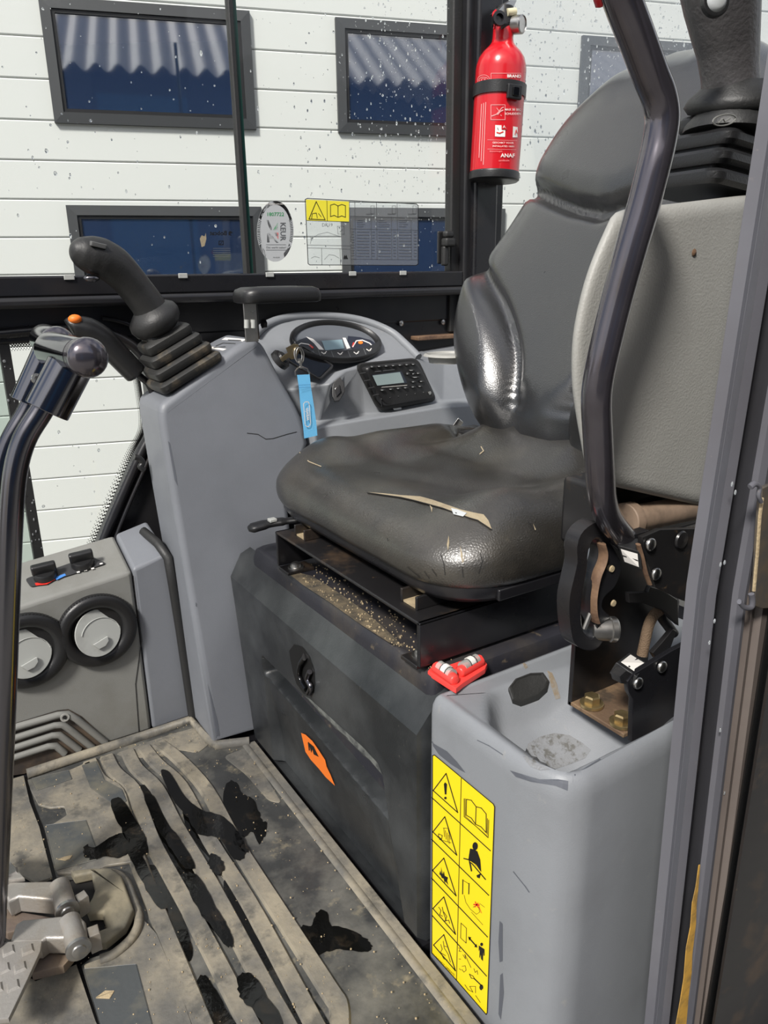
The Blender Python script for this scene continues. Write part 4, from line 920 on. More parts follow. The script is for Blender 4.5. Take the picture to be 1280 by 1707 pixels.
# ================================================================== right joystick
jr = thing('joystick', tuple(P(305, 622, Y=1.245)), 'black joystick on ribbed boot above right console', 'joystick')
j0 = P(309, 622, Y=1.240); j1 = P(263, 545, Y=1.240); ja = (j1-j0).normalized()
ju = (P(362, 588, Y=1.24)-P(258, 640, Y=1.24)); ju = (ju-ja*ju.dot(ja)).normalized(); jv = ja.cross(ju)
def rr_ring(c, a, b, r, u, v, n=4):
    q = rounded([(-a, -b, 0), (a, -b, 0), (a, b, 0), (-a, b, 0)], r, n); return [c+u*p.x+v*p.y for p in q]
H_ = (j1-j0).length
for i in range(4):
    t0 = i/4*.92; hw = lerp(.058, .040, i/3.2); c0 = j0+ja*H_*t0
    MB().loft([rr_ring(c0-ja*.002, hw*.97, .046*hw/.058, .012, ju, jv), rr_ring(c0+ja*.004, hw, .05*hw/.058, .012, ju, jv), rr_ring(c0+ja*.011, hw, .05*hw/.058, .012, ju, jv), rr_ring(c0+ja*.014, hw*.95, .046*hw/.058, .012, ju, jv), rr_ring(c0+ja*.017, hw*.74, .036*hw/.058, .01, ju, jv), rr_ring(c0+ja*.024, hw*.72, .034*hw/.058, .01, ju, jv)]).build('boot_fold', RUBD, jr, smooth=35)
c0 = P(258, 533, Y=1.24); ax = (ja*.8+Vector((-.25, -.1, .3))).normalized()
MB().lathe(c0-ax*.022, ax, [(0, .018), (.004, .032), (.012, .040), (.022, .043), (.031, .041), (.038, .033), (.043, .026), (.046, .02)], 28).build('collar', RUB, jr, smooth=80)
gp_ = [((257, 528), 1.24, .029), ((246, 508), 1.238, .0265), ((228, 484), 1.236, .026), ((208, 460), 1.232, .027), ((188, 441), 1.228, .029), ((168, 430), 1.224, .0295), ((148, 424), 1.22, .027), ((132, 419), 1.216, .021), ((122, 416), 1.213, .012), ((118, 415), 1.212, .003)]
pts = catmull([P(*a, Y=y) for a, y, r in gp_], 5); rs = [interp([(i, g[2]) for i, g in enumerate(gp_)], k/5) for k in range(len(pts))]
MB().tube(pts, rs, 20).build('grip', RUB, jr, smooth=80)
bp_ = P(160, 409, Y=1.203); MB().prism(rounded([bp_+Vector(v) for v in ((-.010, -.012, -.001), (.012, -.010, -.006), (.012, .006, -.004), (-.010, .006, .001))], .003, 2), (.002, -.001, .006), .001).build('thumb_button', mat('button_grey', rgb(92, 92, 92), .5), jr, smooth=40)
MB().ball(P(153, 464, Y=1.21), .009, 12, 8, (1.3, .8, .6)).build('trigger', CHROME2, jr)
pr = Print(lambda u, v, k: P(u, v, Y=1.19-.0004*k)); 
# ================================================================== wrist rest
wrs = thing('wrist_rest', tuple(P(421, 568, Y=1.20)), 'black padded wrist rest on steel bracket', 'wrist rest')
pc = P(460, 492, Y=1.195)
m = MB(); oc = rounded([(pc.x-.070, pc.y-.040, 0), (pc.x+.072, pc.y-.034, 0), (pc.x+.072, pc.y+.034, 0), (pc.x-.070, pc.y+.040, 0)], [.03, .012, .012, .03], 6)
m.loft([[Vector((pc.x+(p.x-pc.x)*k, pc.y+(p.y-pc.y)*k, pc.z+z+.000*(p.x-pc.x))) for p in oc] for k, z in ((.9, -.012), (.985, -.010), (1, -.003), (.99, .004), (.94, .010), (.8, .0135), (.4, .0145), (.05, .0145))]).build('pad', BLKP, wrs, smooth=60)
for dx in (-.002, .016):
    b0 = P(414, 540, Y=1.19); 
q0, q1 = P(407, 508, Y=1.185), P(431, 565, Y=1.185)
br = MB().box((q0.x-.002, 1.184, q1.z-.004), (q1.x, 1.188, q0.z+.004)).build('bracket', STEEL, wrs, bevel=.001)
MB().box((q1.x-.002, 1.184, q1.z), (q1.x+.002, 1.215, q0.z+.004)).build('bracket', BLKMD, wrs, bevel=.001)
for px in (411, 422): MB().tube([P(px, 533, Y=1.183), P(px, 547, Y=1.183)], .0042, 10).build('bracket_slot', FLAP, br, smooth=60)
MB().lathe(P(437, 540, Y=1.2), (1, 0, 0), [(0, .008), (.006, .008), (.006, .001)], 6).build('bracket_nut', BLKM, br)
# ================================================================== heater console by the corner glass
hc_ = thing('heater_console', (.1, 1.27, 0), 'grey heater console with two round vents and knobs', 'heater console')
HY = 1.22
fr3 = [(-.20, 0), (.262, 0), (.262, .311), (.252, .3095), (-.20, .258)]
bk3 = [(-.20, 0), (.262, 0), (.262, .345), (.252, .345), (-.20, .295)]
def hw_(q, y): return [Vector((x, y, z)) for x, z in q]
m = MB(); m.loft([hw_(fr3, HY), hw_(bk3, HY+.105), hw_([(x, z-.05 if z > .1 else z) for x, z in bk3], HY+.125)])
hm = m; hbod = m.build('heater_body', GREYW, hc_, smooth=25, bevel=.006, seg=3)
m2 = MB(); fr4 = [(.2635, 0), (.336, 0), (.326, .330), (.2635, .3135)]; bk4 = [(.2635, 0), (.336, 0), (.322, .362), (.2635, .348)]
m2.loft([hw_(fr4, HY), hw_(bk4, HY+.105)]); m2.build('side_panel', GREYD, hc_, smooth=25, bevel=.006, seg=3)
m = MB(); m.tube([P(u, v, Y=y) for u, v, y in ((238, 885, 1.30), (262, 905, 1.24), (280, 930, 1.21), (288, 975, 1.21), (300, 1050, 1.21), (322, 1200, 1.205))], [(.008, .006)]*6, 10).build('rubber_edging', RUB, hc_, smooth=60)
pr = Print(lambda u, v, k: P(u, v, Y=HY-.0006-.0003*k))
pr.stroke([(222, 960), (228, 1010), (236, 1068), (226, 1140), (232, 1225)], 1.4, DARKCRACK, 1); pr.build('panel_seam', hc_)
sfh = surf(hm)
for cpx, cpy, nm in ((162, 1049, 0), (44, 1083, 1)):
    c = P(cpx, cpy, Y=HY)
    vt = MB().lathe(c, (0, -1, 0), [(0, .064), (.006, .0645), (.011, .063), (.0145, .058), (.0145, .050), (.011, .0435), (.006, .041), (.004, .04), (.004, .001)], 48).build('vent_ring', BLKP, hc_, smooth=50)
    for k in range(40):
        a = math.pi*(k+.5)/40; d = Vector((math.cos(a), 0, math.sin(a)))
        MB().tube([c+d*.0642+Vector((0, -.003, 0)), c+d*.0638+Vector((0, -.010, 0))], .0011, 4).build('grip_rib', BLKP, vt, smooth=0)
    tilt = Matrix.Rotation(math.radians(-14), 3, 'X') @ Matrix.Rotation(math.radians(16), 3, 'Z')
    fl = []
    for k in range(40):
        a = 2*math.pi*k/40; r = .0395
        if 15 < math.degrees(a) % 360 < 50: r = .034
        fl.append(Vector((r*math.cos(a), 0, r*math.sin(a))))
    c2 = c+Vector((-.002, -.012, -.001))
    f_ = MB().prism([c2+tilt @ p for p in fl], tilt @ Vector((0, -.003, 0)), .0008).build('vent_flap', FLAP, vt, smooth=40)
    arc_ = [c2+tilt @ Vector((.004+.034*math.cos(a), -.0035, -.006+.030*math.sin(a))) for a in [math.radians(t) for t in range(10, 175, 11)]]
    MB().tube(arc_, .0008, 6).build('flap_ridge', FLAP, f_)
    gr = [c2+tilt @ Vector((x, -.004, z)) for x, z in ((-.014, -.016), (.012, -.009), (.013, -.017), (.006, -.024), (-.006, -.026))]
    MB().prism(gr, tilt @ Vector((0, -.004, 0)), .001).build('flap_grip', FLAP, f_, smooth=40)
# knobs on the sloping top
tn = (Vector((-.20, HY+.105, .295))-Vector((-.20, HY, .258))).cross(Vector((.252, HY, .3095))-Vector((-.20, HY, .258))).normalized()
if tn.z < 0: tn = -tn
tp0 = Vector((-.20, HY, .258))
def tpt(u, v, k=0): return P(u, v, pl=(tp0+tn*k, tn))
pan_ = rounded([tpt(u, v, .0012) for u, v in ((42, 966), (150, 928), (178, 940), (52, 980))], .006, 3)
MB().prism(pan_, tn*.0015).build('knob_panel', mat('knob_panel', rgb(52, 52, 54), .5), hc_, smooth=0)
pr = Print(lambda u, v, k: tpt(u, v, .003+.0003*k))
pr.poly([(58, 972), (74, 970), (92, 962), (92, 966), (78, 974), (60, 976)], REDINK, 1); pr.poly([(92, 962), (108, 956), (110, 959), (94, 967)], BLUINK, 1)
for u, v in ((128, 954), (140, 951), (152, 948), (166, 940)): pr.stroke([(u, v), (u+5, v-1)], 2.2, WHITE, 1)
pr.build('knob_print', hc_)
for u, v in ((76, 960), (138, 940)):
    c = tpt(u, v, .003); kd = (tpt(u+20, v-5, .003)-c).normalized(); kw = tn.cross(kd)
    kb = MB().lathe(c, tn, [(0, .019), (.008, .0185), (.011, .016), (.011, .001)], 24).build('knob', BLKP, hc_, smooth=40)
    Mk = Matrix(((kd.x, kw.x, tn.x, c.x), (kd.y, kw.y, tn.y, c.y), (kd.z, kw.z, tn.z, c.z), (0, 0, 0, 1)))
    MB().box((-.019, -.006, .008), (.019, .006, .026), Mk).build('knob_bar', BLKP, kb, bevel=.003)
# foot ribs moulded low in the face
ribs = [[(-30, 1232), (30, 1211), (96, 1192), (112, 1190), (128, 1199), (176, 1238)], [(-30, 1248), (30, 1228), (90, 1209), (104, 1208), (118, 1217), (154, 1246)], [(-30, 1264), (30, 1244), (86, 1226), (98, 1225), (110, 1233), (132, 1250)], [(-30, 1280), (30, 1260), (80, 1244), (92, 1243), (104, 1252), (108, 1256)]]
MB().add([P(u, v, Y=HY-.0008) for u, v in ((-30, 1225), (30, 1204), (96, 1184), (114, 1182), (136, 1194), (186, 1240), (40, 1290), (-30, 1300))], [tuple(range(8))]).build('rib_gap_shade', mat('rib_gap_shade', rgb(58, 52, 48), .6, dirt=rgb(104, 88, 72), dscale=14, dlo=.45, dhi=.7), hc_, smooth=0)  # flat sheet, brown shadow between the ribs painted in its colour
for r in ribs:
    pts = [P(u, v, Y=HY-.003) for u, v in r]; q = []
    for i, p in enumerate(pts):
        q.append(p)
    MB().tube(q, [(.0062, .006)]*len(q), 8).build('foot_rib', GREYW, hc_, smooth=50)
MB().lathe(P(108, 1196, Y=HY-.009), (0, -1, 0), [(0, .0075), (.001, .0075), (.001, .0045), (-.002, .0045), (-.002, .0005)], 16).build('rib_screw', GREYL, hc_)
pr = Print(lambda u, v, k: P(u, v, Y=HY-.0103-.0003*k)); pr.circle((108, 1196), 3.4, DARKCRACK, 1); pr.build('screw_hole', hc_)
# ================================================================== travel levers
def lever(name, label, pts, Yp, r, sl, slr, h0, h1, hr, hole=False, group=None):
    t = thing(name, tuple(Vector((P(*pts[0], Y=Yp).x-.01, Yp, .02))), label, 'lever')
    path = [P(u, v, Y=Yp) for u, v in pts]; dd = path[0]-path[1]; path = [path[0]+dd*((.05-path[0].z)/dd.z)]+path
    MB().tube(catmull(path, 7), r, 20).build('lever_tube', CHROME2, t, smooth=80)
    a, b = P(*sl[0], Y=Yp), P(*sl[1], Y=Yp); d = (b-a).normalized()
    s_ = MB().lathe(a, d, [(0, slr*.8), (0, slr*.97), (.001, slr), ((b-a).length, slr), ((b-a).length, .001)], 28).build('sleeve', CHROME, t, smooth=40)
    p, q = h0, h1; d = (q-p).normalized(); L = (q-p).length
    prof = [(-.010, .001)]+[(-hr*.55*math.cos(a_*math.pi/16), hr*math.sin(a_*math.pi/16)) for a_ in range(1, 8)]+[(0, hr), (L*.82, hr*.93)]
    MB().lathe(p, d, prof+[(L*.82, hr*.90)], 28).build('handle', CHROME, t, smooth=60)
    kn = [(L*.82+hr*.2, hr*.96)]+[(L+hr*.75*math.sin(a_*math.pi/16), hr*1.04*math.cos(a_*math.pi/16)) for a_ in range(-3, 8)]+[(L+hr*.75, .001)]
    MB().lathe(p, d, [(L*.82, hr*.9)]+kn, 28).build('handle_knob', TUBE, t, smooth=60)
    return t, s_
lever('travel_lever', 'chromed travel lever with rounded grip, nearer of the pair', [(2, 1320), (8, 1180), (14, 1000), (20, 850), (27, 780), (42, 730), (66, 690), (88, 655)], .80, .0112, ((78, 685), (116, 612)), .0215, P(88, 583, Y=.845), P(146, 596, Y=.752), .0185)
tl, s_ = lever('travel_lever', 'chromed travel lever standing just behind the nearer one', [(-14, 1320), (-10, 1180), (-8, 1000), (-4, 850), (4, 780), (18, 735), (44, 690), (62, 655)], .90, .0112, ((45, 672), (84, 585)), .0175, P(76, 566, Y=.945), P(96, 572, Y=.89), .0175)
MB().lathe(P(60, 632, Y=.88), (.5, -1, .2), [(0, .006), (.002, .006), (.002, .003), (.0, .003), (0, .0005)], 16).build('set_screw', STEEL, tl)
# ================================================================== blade lever with orange button
bl = thing('blade_lever', tuple(P(250, 660, Y=1.29)), 'black lever with orange button beside the joystick', 'lever')
gpn = [((116, 547), .012), ((122, 545), .017), ((145, 550), .0205), ((168, 563), .0205), ((190, 585), .02), ((212, 608), .0195), ((226, 622), .019), ((229, 625), .012)]
pts = catmull([P(*a, Y=1.285) for a, r in gpn], 5); MB().tube(pts, [interp([(i, g[1]) for i, g in enumerate(gpn)], k/5) for k in range(len(pts))], 16).build('grip', BLKP, bl, smooth=80)
MB().tube([P(222, 618, Y=1.285), P(246, 638, Y=1.285), P(262, 668, Y=1.285)], .006, 10).build('rod', BLKM, bl)
MB().ball(P(125, 532, Y=1.275), .0105, 12, 8, (1, 1, .7)).build('button', ORANGE, bl)
# clip on the edge of the pod
cl_ = thing('cable_clip', tuple(P(232, 770, Y=1.29)), 'small black cable clip at the pod edge', 'clip')
MB().tube(catmull([P(u, v, Y=1.27) for u, v in ((224, 762), (232, 764), (238, 772), (234, 778), (240, 784))], 4), .005, 8).build('clip', BLKP, cl_, smooth=70)
# ================================================================== raised left console
lc = thing('armrest_console', (.58, .50, .36), 'pale grey raised armrest console beside the backrest', 'console')
LY = .452
def resample(pts, n):
    L = [0]
    for p, q in zip(pts, pts[1:]+pts[:1]): L.append(L[-1]+(Vector(q)-Vector(p)).length)
    out = []
    for i in range(n):
        s = L[-1]*i/n
        for j in range(len(pts)):
            if L[j] <= s <= L[j+1]:
                t = (s-L[j])/(L[j+1]-L[j]); out.append(Vector(pts[j]).lerp(Vector(pts[(j+1) % len(pts)]), t)); break
    return out
ol = [(1020, 354), (1000, 396), (982, 438), (966, 490), (954, 545), (949, 600), (951, 650), (958, 700), (968, 755), (977, 800), (996, 812), (1210, 859), (1240, 650), (1262, 480), (1280, 318), (1120, 337), (1036, 346)]
pts = [P(u, v, Y=LY) for u, v in ol]; pts = rounded(resample(pts, 60), .004, 1)
m = MB(); m.prism(pts, (.078, .066, 0), .017, 6); lcm = m
m.build('armrest_cover', GREYL, lc, smooth=60)
MB().prism([P(u, v, Y=LY+.03) for u, v in ((974, 780), (1000, 790), (1008, 850), (999, 876), (987, 852))], (.04, .032, 0), .003).build('cover_tail', GREYL, lc, smooth=40)
c = P(1157, 421, Y=LY-.0006); MB().lathe(c, (0, -1, 0), [(0, .0035), (.001, .002), (.0012, 0)], 8).build('cover_chip', RUST, lc)
# dark underside and hinge arm below the cover
MB().box((.57, .496, .50), (.75, .548, .575)).build('underside', BLKMD, lc, bevel=.006)
MB().box((.60, .50, .365), (.66, .54, .51)).build('support_post', BLKMD, lc, bevel=.006)
# ================================================================== left joystick
jl = thing('joystick', tuple(P(1170, 322, Y=.50)), 'black joystick on the raised console in front of the backrest', 'joystick')
b0 = P(1180, 322, Y=.505); b1 = P(1205, 170, Y=.505); ja = (b1-b0).normalized(); ju = Vector((1, 0, .0)); ju = (ju-ja*ju.dot(ja)).normalized(); jv = ja.cross(ju); H_ = (b1-b0).length
for i in range(4):
    hw = lerp(.060, .043, i/3); c0 = b0+ja*(H_*.235*i-.002)+ju*.006*i
    k = hw/.06
    MB().loft([rr_ring(c0-ja*.001, hw*.97, .046*k, .014, ju, jv), rr_ring(c0+ja*.003, hw, .05*k, .014, ju, jv), rr_ring(c0+ja*.009, hw, .05*k, .014, ju, jv), rr_ring(c0+ja*.0125, hw*.94, .046*k, .013, ju, jv), rr_ring(c0+ja*.013, hw*.70, .034*k, .01, ju, jv), rr_ring(c0+ja*.026, hw*.68, .033*k, .01, ju, jv)]).build('boot_fold', BLKP, jl, smooth=35)
c0 = P(1216, 216, Y=.495)
dm = MB().lathe(c0-ja*.004, ja, [(0, .043), (.006, .042), (.016, .034), (.022, .030), (.024, .001)], 28); dm.build('boot_dome', RUB, jl, smooth=60)
pr = Print(lambda u, v, k: P(u, v, Y=.452-.0004*k)); 
emb = [P(1207+19*math.cos(a*math.pi/12), 200+9*math.sin(a*math.pi/12)-.30*19*math.cos(a*math.pi/12)*.5, Y=.455) for a in range(25)]
MB().tube(emb, .0007, 5, caps=False).build('boot_emblem', GREYW, jl); MB().tube([P(u, v, Y=.455) for u, v in ((1197, 205), (1205, 198), (1208, 203), (1217, 197))], .0007, 5).build('boot_emblem', GREYW, jl)
c1 = P(1222, 182, Y=.498); cax = (ja+Vector((-.18, -.12, 0))).normalized()
MB().lathe(c1-cax*.006, cax, [(0, .030), (.002, .041), (.008, .046), (.015, .043), (.022, .035), (.030, .029)], 28).build('collar', RUB, jl, smooth=80)
gl = [((1219, 176), .0275), ((1218, 155), .0262), ((1216, 120), .0258), ((1213, 80), .0275), ((1208, 40), .0305), ((1203, 0), .033), ((1196, -45), .034), ((1190, -80), .030), ((1187, -100), .02), ((1186, -106), .004)]
pts = catmull([P(*a, Y=.497) for a, r in gl], 5); MB().tube(pts, [interp([(i, g[1]) for i, g in enumerate(gl)], k/5) for k in range(len(pts))], 24).build('grip', mat('grip_rubber', rgb(76, 74, 75), .42, bump=.4, bscale=260), jl, smooth=80)
bc = P(1189, 4, Y=.463); bd = (CAM-bc).normalized(); MB().lathe(bc-bd*.002, (-.35, -.9, .1), [(0, .0125), (.004, .0125), (.005, .011)], 24).build('button_ring', BLKP, jl, smooth=40)
MB().lathe(bc-bd*.002, (-.35, -.9, .1), [(0, .0095), (.005, .0095), (.0075, .006), (.008, .0005)], 24).build('thumb_button', SILV, jl, smooth=60)
# ================================================================== safety lever bar with its bracket
sl = thing('safety_lever', (.57, .45, .335), 'cranked black lock-out bar with slotted bracket and sensors', 'lever')
bar = [((1018, -60), .40), ((1037, 0), .40), ((1060, 60), .40), ((1083, 122), .40), ((1098, 160), .40), ((1104, 196), .40), ((1099, 236), .40), ((1089, 280), .40), ((1072, 345), .402), ((1050, 420), .405), ((1028, 500), .41), ((1006, 590), .413), ((997, 635), .415), ((994, 670), .416), ((996, 720), .418), ((1000, 790), .42), ((1004, 830), .424), ((1014, 862), .43), ((1034, 890), .436), ((1050, 905), .44)]
MB().tube(catmull([P(*a, Y=y) for a, y in bar], 5), .0123, 24).build('lever_bar', TUBE, sl, smooth=80)
a, b = P(1000, -26, Y=.41), P(1010, 6, Y=.41); MB().tube([a, lerp(a, b, .9), b], [.007, .007, .005], 14).build('red_grip_end', RED, sl, smooth=60)
def ring_plate(outer, inner, d, n=64):
    o_, i_ = resample(catmull(outer, 4, True), n), resample(catmull(inner, 4, True), n); d = Vector(d)
    m = MB(); m.loft([o_, [p+d for p in o_], [p+d for p in i_], i_, o_], caps=False); return m
K = lambda u, v, y: P(930+u/5.504, 820+v/5.504, Y=y)
lo_ = [(390, 280), (290, 310), (205, 400), (175, 520), (180, 640), (150, 780), (110, 960), (105, 1120), (125, 1300), (160, 1400), (250, 1450), (340, 1445), (410, 1370), (440, 1250), (420, 1190), (480, 1150), (400, 1060), (430, 950), (520, 870), (580, 680), (520, 540), (440, 400)]
li_ = [(350, 430), (300, 480), (275, 580), (265, 720), (235, 880), (215, 1060), (225, 1240), (270, 1340), (330, 1340), (360, 1240), (320, 1150), (305, 1000), (330, 830), (390, 680), (415, 540), (395, 450)]
ring_plate([K(u, v, .442) for u, v in lo_], [K(u, v, .442) for u, v in li_], (0, .017, 0)).build('slotted_link', BLKM, sl, smooth=40, bevel=.0012)
rl = [K(u, v, .4425) for u, v in ((395, 470), (415, 560), (400, 650), (350, 780), (318, 960), (322, 1100), (345, 1190))]
MB().tube(catmull(rl, 5), [(.0022, .006)]*31, 8, flat=(1, 0, 0)).build('rusty_slot_edge', RUST, sl, smooth=60)
MB().lathe(K(350, 620, .47), (0, -1, 0), [(0, .018), (.004, .018), (.004, .001)], 24).build('slot_washer', SILV, sl)
for u0, v0, u1, v1 in ((305, 520, 365, 600), (360, 525, 310, 600)): MB().tube([K(u0, v0, .4655), K(u1, v1, .4655)], .0016, 6).build('chalk_mark', WHITE, sl)
MB().lathe(K(300, 1260, .452), (.88, -.5, -.04), [(0, .011), (.018, .0115), (.019, .0128), (.024, .0128), (.026, .011), (.026, .005), (.023, .005), (.023, .001)], 24).build('roller', STEEL, sl, smooth=40)
MB().tube([K(300, 1110, .446), K(240, 1260, .446)], .0025, 8).build('roller_pin', STEEL, sl)
for u, v in ((490, 705), (505, 1020)): MB().lathe(K(u, v, .4415), (0, -1, 0), [(0, .0035), (.0015, .003), (.0016, 0)], 12).build('link_hole', DUST, sl)
# U bracket bolted into the tray
ZB = .338
MB().box((.538, .414, ZB), (.66, .489, ZB+.005)).build('bracket_base', mat('dusty_rusty_plate', rgb(96, 76, 58), .75, bump=.4, bscale=200, dirt=rgb(150, 124, 92), dscale=20, dlo=.45, dhi=.65, dirt2=rgb(44, 38, 34), d2scale=40, d2lo=.5, d2hi=.62, d2amt=.8), sl, bevel=.001)
fp = [(.538, ZB), (.538, .415), (.545, .46), (.56, .52), (.58, .55), (.66, .555), (.66, ZB)]
MB().prism([(x, .484, z) for x, z in fp], (0, .006, 0), .001).build('bracket_plate', BLKMD, sl, smooth=30)
npx = [(1045, 1232), (1047, 1162), (1040, 1150), (1038, 1132), (1046, 1121), (1110, 1082), (1150, 1062), (1175, 1150), (1150, 1180)]
MB().prism([P(u, v, Y=.414) for u, v in npx], (0, -.006, 0), .001).build('bracket_plate', BLKM, sl, smooth=30)
for u, v in ((986, 1175), (1036, 1206)):
    c = P(u, v, Z=ZB+.006); MB().lathe(c, (0, 0, 1), [(0, .0125), (.003, .0125), (.004, .010)], 24).build('bolt_flange', BRASS, sl, smooth=40)
    MB().lathe(c, (0, 0, 1), [(.003, .0088), (.0105, .0088), (.012, .007), (.012, .001)], 6).build('bolt_head', BRASS, sl, smooth=20)
# upper sensor plate, sensors and hardware
up_ = [(1062, 893), (1092, 880), (1160, 878), (1165, 1010), (1130, 998), (1084, 976), (1076, 948), (1062, 910)]
MB().prism([P(u, v, Y=.418) for u, v in up_], (0, -.006, 0), .001).build('sensor_plate', BLKMD, sl, smooth=30)
MB().tube(catmull([K(u, v, .413) for u, v in ((735, 480), (770, 600), (800, 730), (840, 845))], 4), [(.0016, .003)]*13, 8, flat=(1, 0, 0)).build('rusty_plate_edge', RUST, sl)
def screw(u, v, y, r=.0062):
    c = P(u, v, Y=y); MB().lathe(c, (0, -1, 0), [(0, r), (.002, r), (.0035, r*.75), (.0042, r*.2), (.0042, .0001)], 16).build('screw', STEEL, sl, smooth=60)
for u, v in ((1083, 907), (1092, 956), (1102, 1111), (1062, 1138)): screw(u, v, .411 if v < 1000 else .407)
MB().lathe(P(1135, 900, Y=.411), (0, -1, 0), [(0, .009), (.002, .008), (.003, 0)], 20).build('pivot_cap', BLKMD, sl)
def sensor(a, b, c, d, depth, lift, nm='sensor'):
    q = [P(*t[:2], Y=t[2]) for t in (a, b, c, d)]; n = (q[1]-q[0]).cross(q[3]-q[0]).normalized()
    if n.dot(CAM-q[0]) < 0: n = -n
    s_ = MB().prism(q, -n*depth, .001).build(nm, BLKP, sl, smooth=30); ce = sum(q, Vector())/4
    lb = [ce+(p-ce)*.74+n*.0006 for p in q]; MB().add(lb, [(0, 1, 2, 3)]).build('sensor_label', WHITE, s_, smooth=0)
    mid0, mid1 = lb[0].lerp(lb[3], .5), lb[1].lerp(lb[2], .5); w = (lb[3]-lb[0]).normalized()*.0008
    MB().add([mid0-w+n*.0004, mid1-w+n*.0004, mid1+w+n*.0004, mid0+w+n*.0004], [(0, 1, 2, 3)]).build('label_line', BLKINK, s_, smooth=0)
sensor((1029, 909, .430), (1067, 920, .412), (1070, 950, .412), (1038, 938, .430), .016, 0)
MB().prism([P(u, v, Y=.425) for u, v in ((1054, 892), (1082, 884), (1080, 906), (1056, 906))], (0, .012, 0), .001).build('sensor_bracket', BLKM, sl)
sensor((1027, 1104, .425), (1049, 1087, .440), (1080, 1106, .415), (1062, 1128, .405), .014, 0)
MB().prism([P(u, v, Y=.41) for u, v in ((1033, 1128), (1044, 1118), (1060, 1126), (1058, 1142), (1036, 1140))], (0, .012, 0), .001).build('sensor_bracket', BLKP, sl)
MB().tube([K(700, 1690, .412), K(900, 1560, .412), K(960, 1540, .412)], [(.003, .0015)]*3, 8, flat=(0, 1, 0)).build('rusty_plate_edge', RUST, sl)
# pivot tube, lever arms, hose
MB().lathe(P(1040, 868, Y=.47), (1, 0, -.05), [(0, .017), (.001, .018), (.012, .018), (.012, .014), (.12, .014), (.12, .001)], 24).build('pivot_tube', mat('dusty_brown_tube', rgb(136, 116, 98), .65, dirt=rgb(92, 76, 64), dscale=30, dlo=.45, dhi=.7), sl, smooth=40)
arm = [K(u, v, .455) for u, v in ((650, 930), (830, 920), (850, 870), (960, 900), (1100, 990), (1110, 1230), (1050, 1180), (960, 1090), (880, 1060), (780, 1020), (660, 1020))]
MB().prism(arm, (0, .006, 0), .001).build('lever_arm', BLKMD, sl, smooth=30)
arm2 = [K(u, v, .45) for u, v in ((870, 1480), (960, 1380), (1060, 1260), (1090, 1280), (1040, 1420), (960, 1520), (900, 1530))]
MB().prism(arm2, (0, .006, 0), .001).build('lever_arm', BLKMD, sl, smooth=30)
hz = catmull([K(u, v, .462) for u, v in ((940, 1080), (880, 1130), (830, 1230), (800, 1360), (770, 1500))], 8)
MB().tube(hz, .0058, 14).build('brown_hose', mat('braided_brown_hose', rgb(116, 96, 76), .8, bump=.8, bscale=700), sl, smooth=80)
hz = catmull([K(u, v, .470) for u, v in ((930, 1080), (960, 1160), (1010, 1230), (1060, 1300))], 8)
MB().tube(hz, .0058, 14).build('black_hose', RUB, sl, smooth=80)
MB().prism([K(u, v, .486) for u, v in ((660, 1060), (780, 1130), (820, 1180), (780, 1280), (650, 1200))], (0, .002, 0)).build('pale_plate', mat('dusty_olive_plate', rgb(150, 148, 128), .7), sl, smooth=0)
# ================================================================== door pillar
tp = thing('trim_2', (.5, .3, 0), 'charcoal door pillar at the right edge', None, kind='structure')
def xat(px, Y, y=1000): return P(px, y, Y=Y).x
def strip(name, prof, mt, z0=-.05, z1=1.6, **k):
    lean = lambda z: .013*max(0, (.55-z)/.41)+.022*max(0, (z-.55)/.40)
    return MB().loft([[Vector((x+lean(z), y, z)) for x, y in prof] for z in (z0, .1, .3, .45, .55, .65, .8, .95, 1.1, z1)]).build(name, mt, tp, smooth=30, **k)
x0 = xat(1141, .325); x1 = xat(1186, .300); x2 = xat(1198, .298); x3 = xat(1219, .296); x4 = xat(1247, .286); x5 = xat(1264, .29); x6 = xat(1296, .292)
strip('pillar_flange', [(x0, .325), (x0+.004, .318), (lerp(x0, x1, .45), .3115), (lerp(x0, x1, .5), .3105), (x1-.006, .3005), (x1, .2985), (x2-.004, .298), (x2, .301), (x2+.012, .33), (x0+.045, .35), (x0+.012, .333)], PILL)
strip('pillar_groove', [(x2+.004, .312), (x3+.008, .312), (x3+.03, .328), (x2+.034, .328)], BLKM)
strip('pillar_web', [(x3+.03, .33), (x3, .296), (x3+.003, .293), (x4-.004, .2865), (x4, .287), (x4+.004, .295), (x4+.04, .33)], PILL)
strip('pillar_seal', [(x4+.05, .33), (x4+.002, .293), (lerp(x4, x5, .5), .288), (x5, .292), (x5+.002, .287), (x6, .289), (x6+.002, .33)], PILLB)
strip('pillar_back', [(x0+.05, .335), (.80, .335), (.80, .36), (x0+.09, .36)], BLKM, 0.0, 1.6)
dr = thing('door_1', (.64, .25, -.05), 'dark open cab door edge at the far right', None, kind='structure')
XD = lambda px, Y: xat(px, Y, 1325)
for nm, mt, pf in (('door_seal', RUB, [(1229, .292), (1236, .284), (1246, .284), (1252, .30), (1240, .31)]), ('door_edge', BLKMD, [(1247, .262), (1252, .252), (1300, .246), (1420, .240), (1420, .27), (1252, .272)])):
    MB().loft([[Vector((XD(u, y), y, z)) for u, y in pf] for z in (-.3, 1.3)]).build(nm, mt, dr, smooth=30)
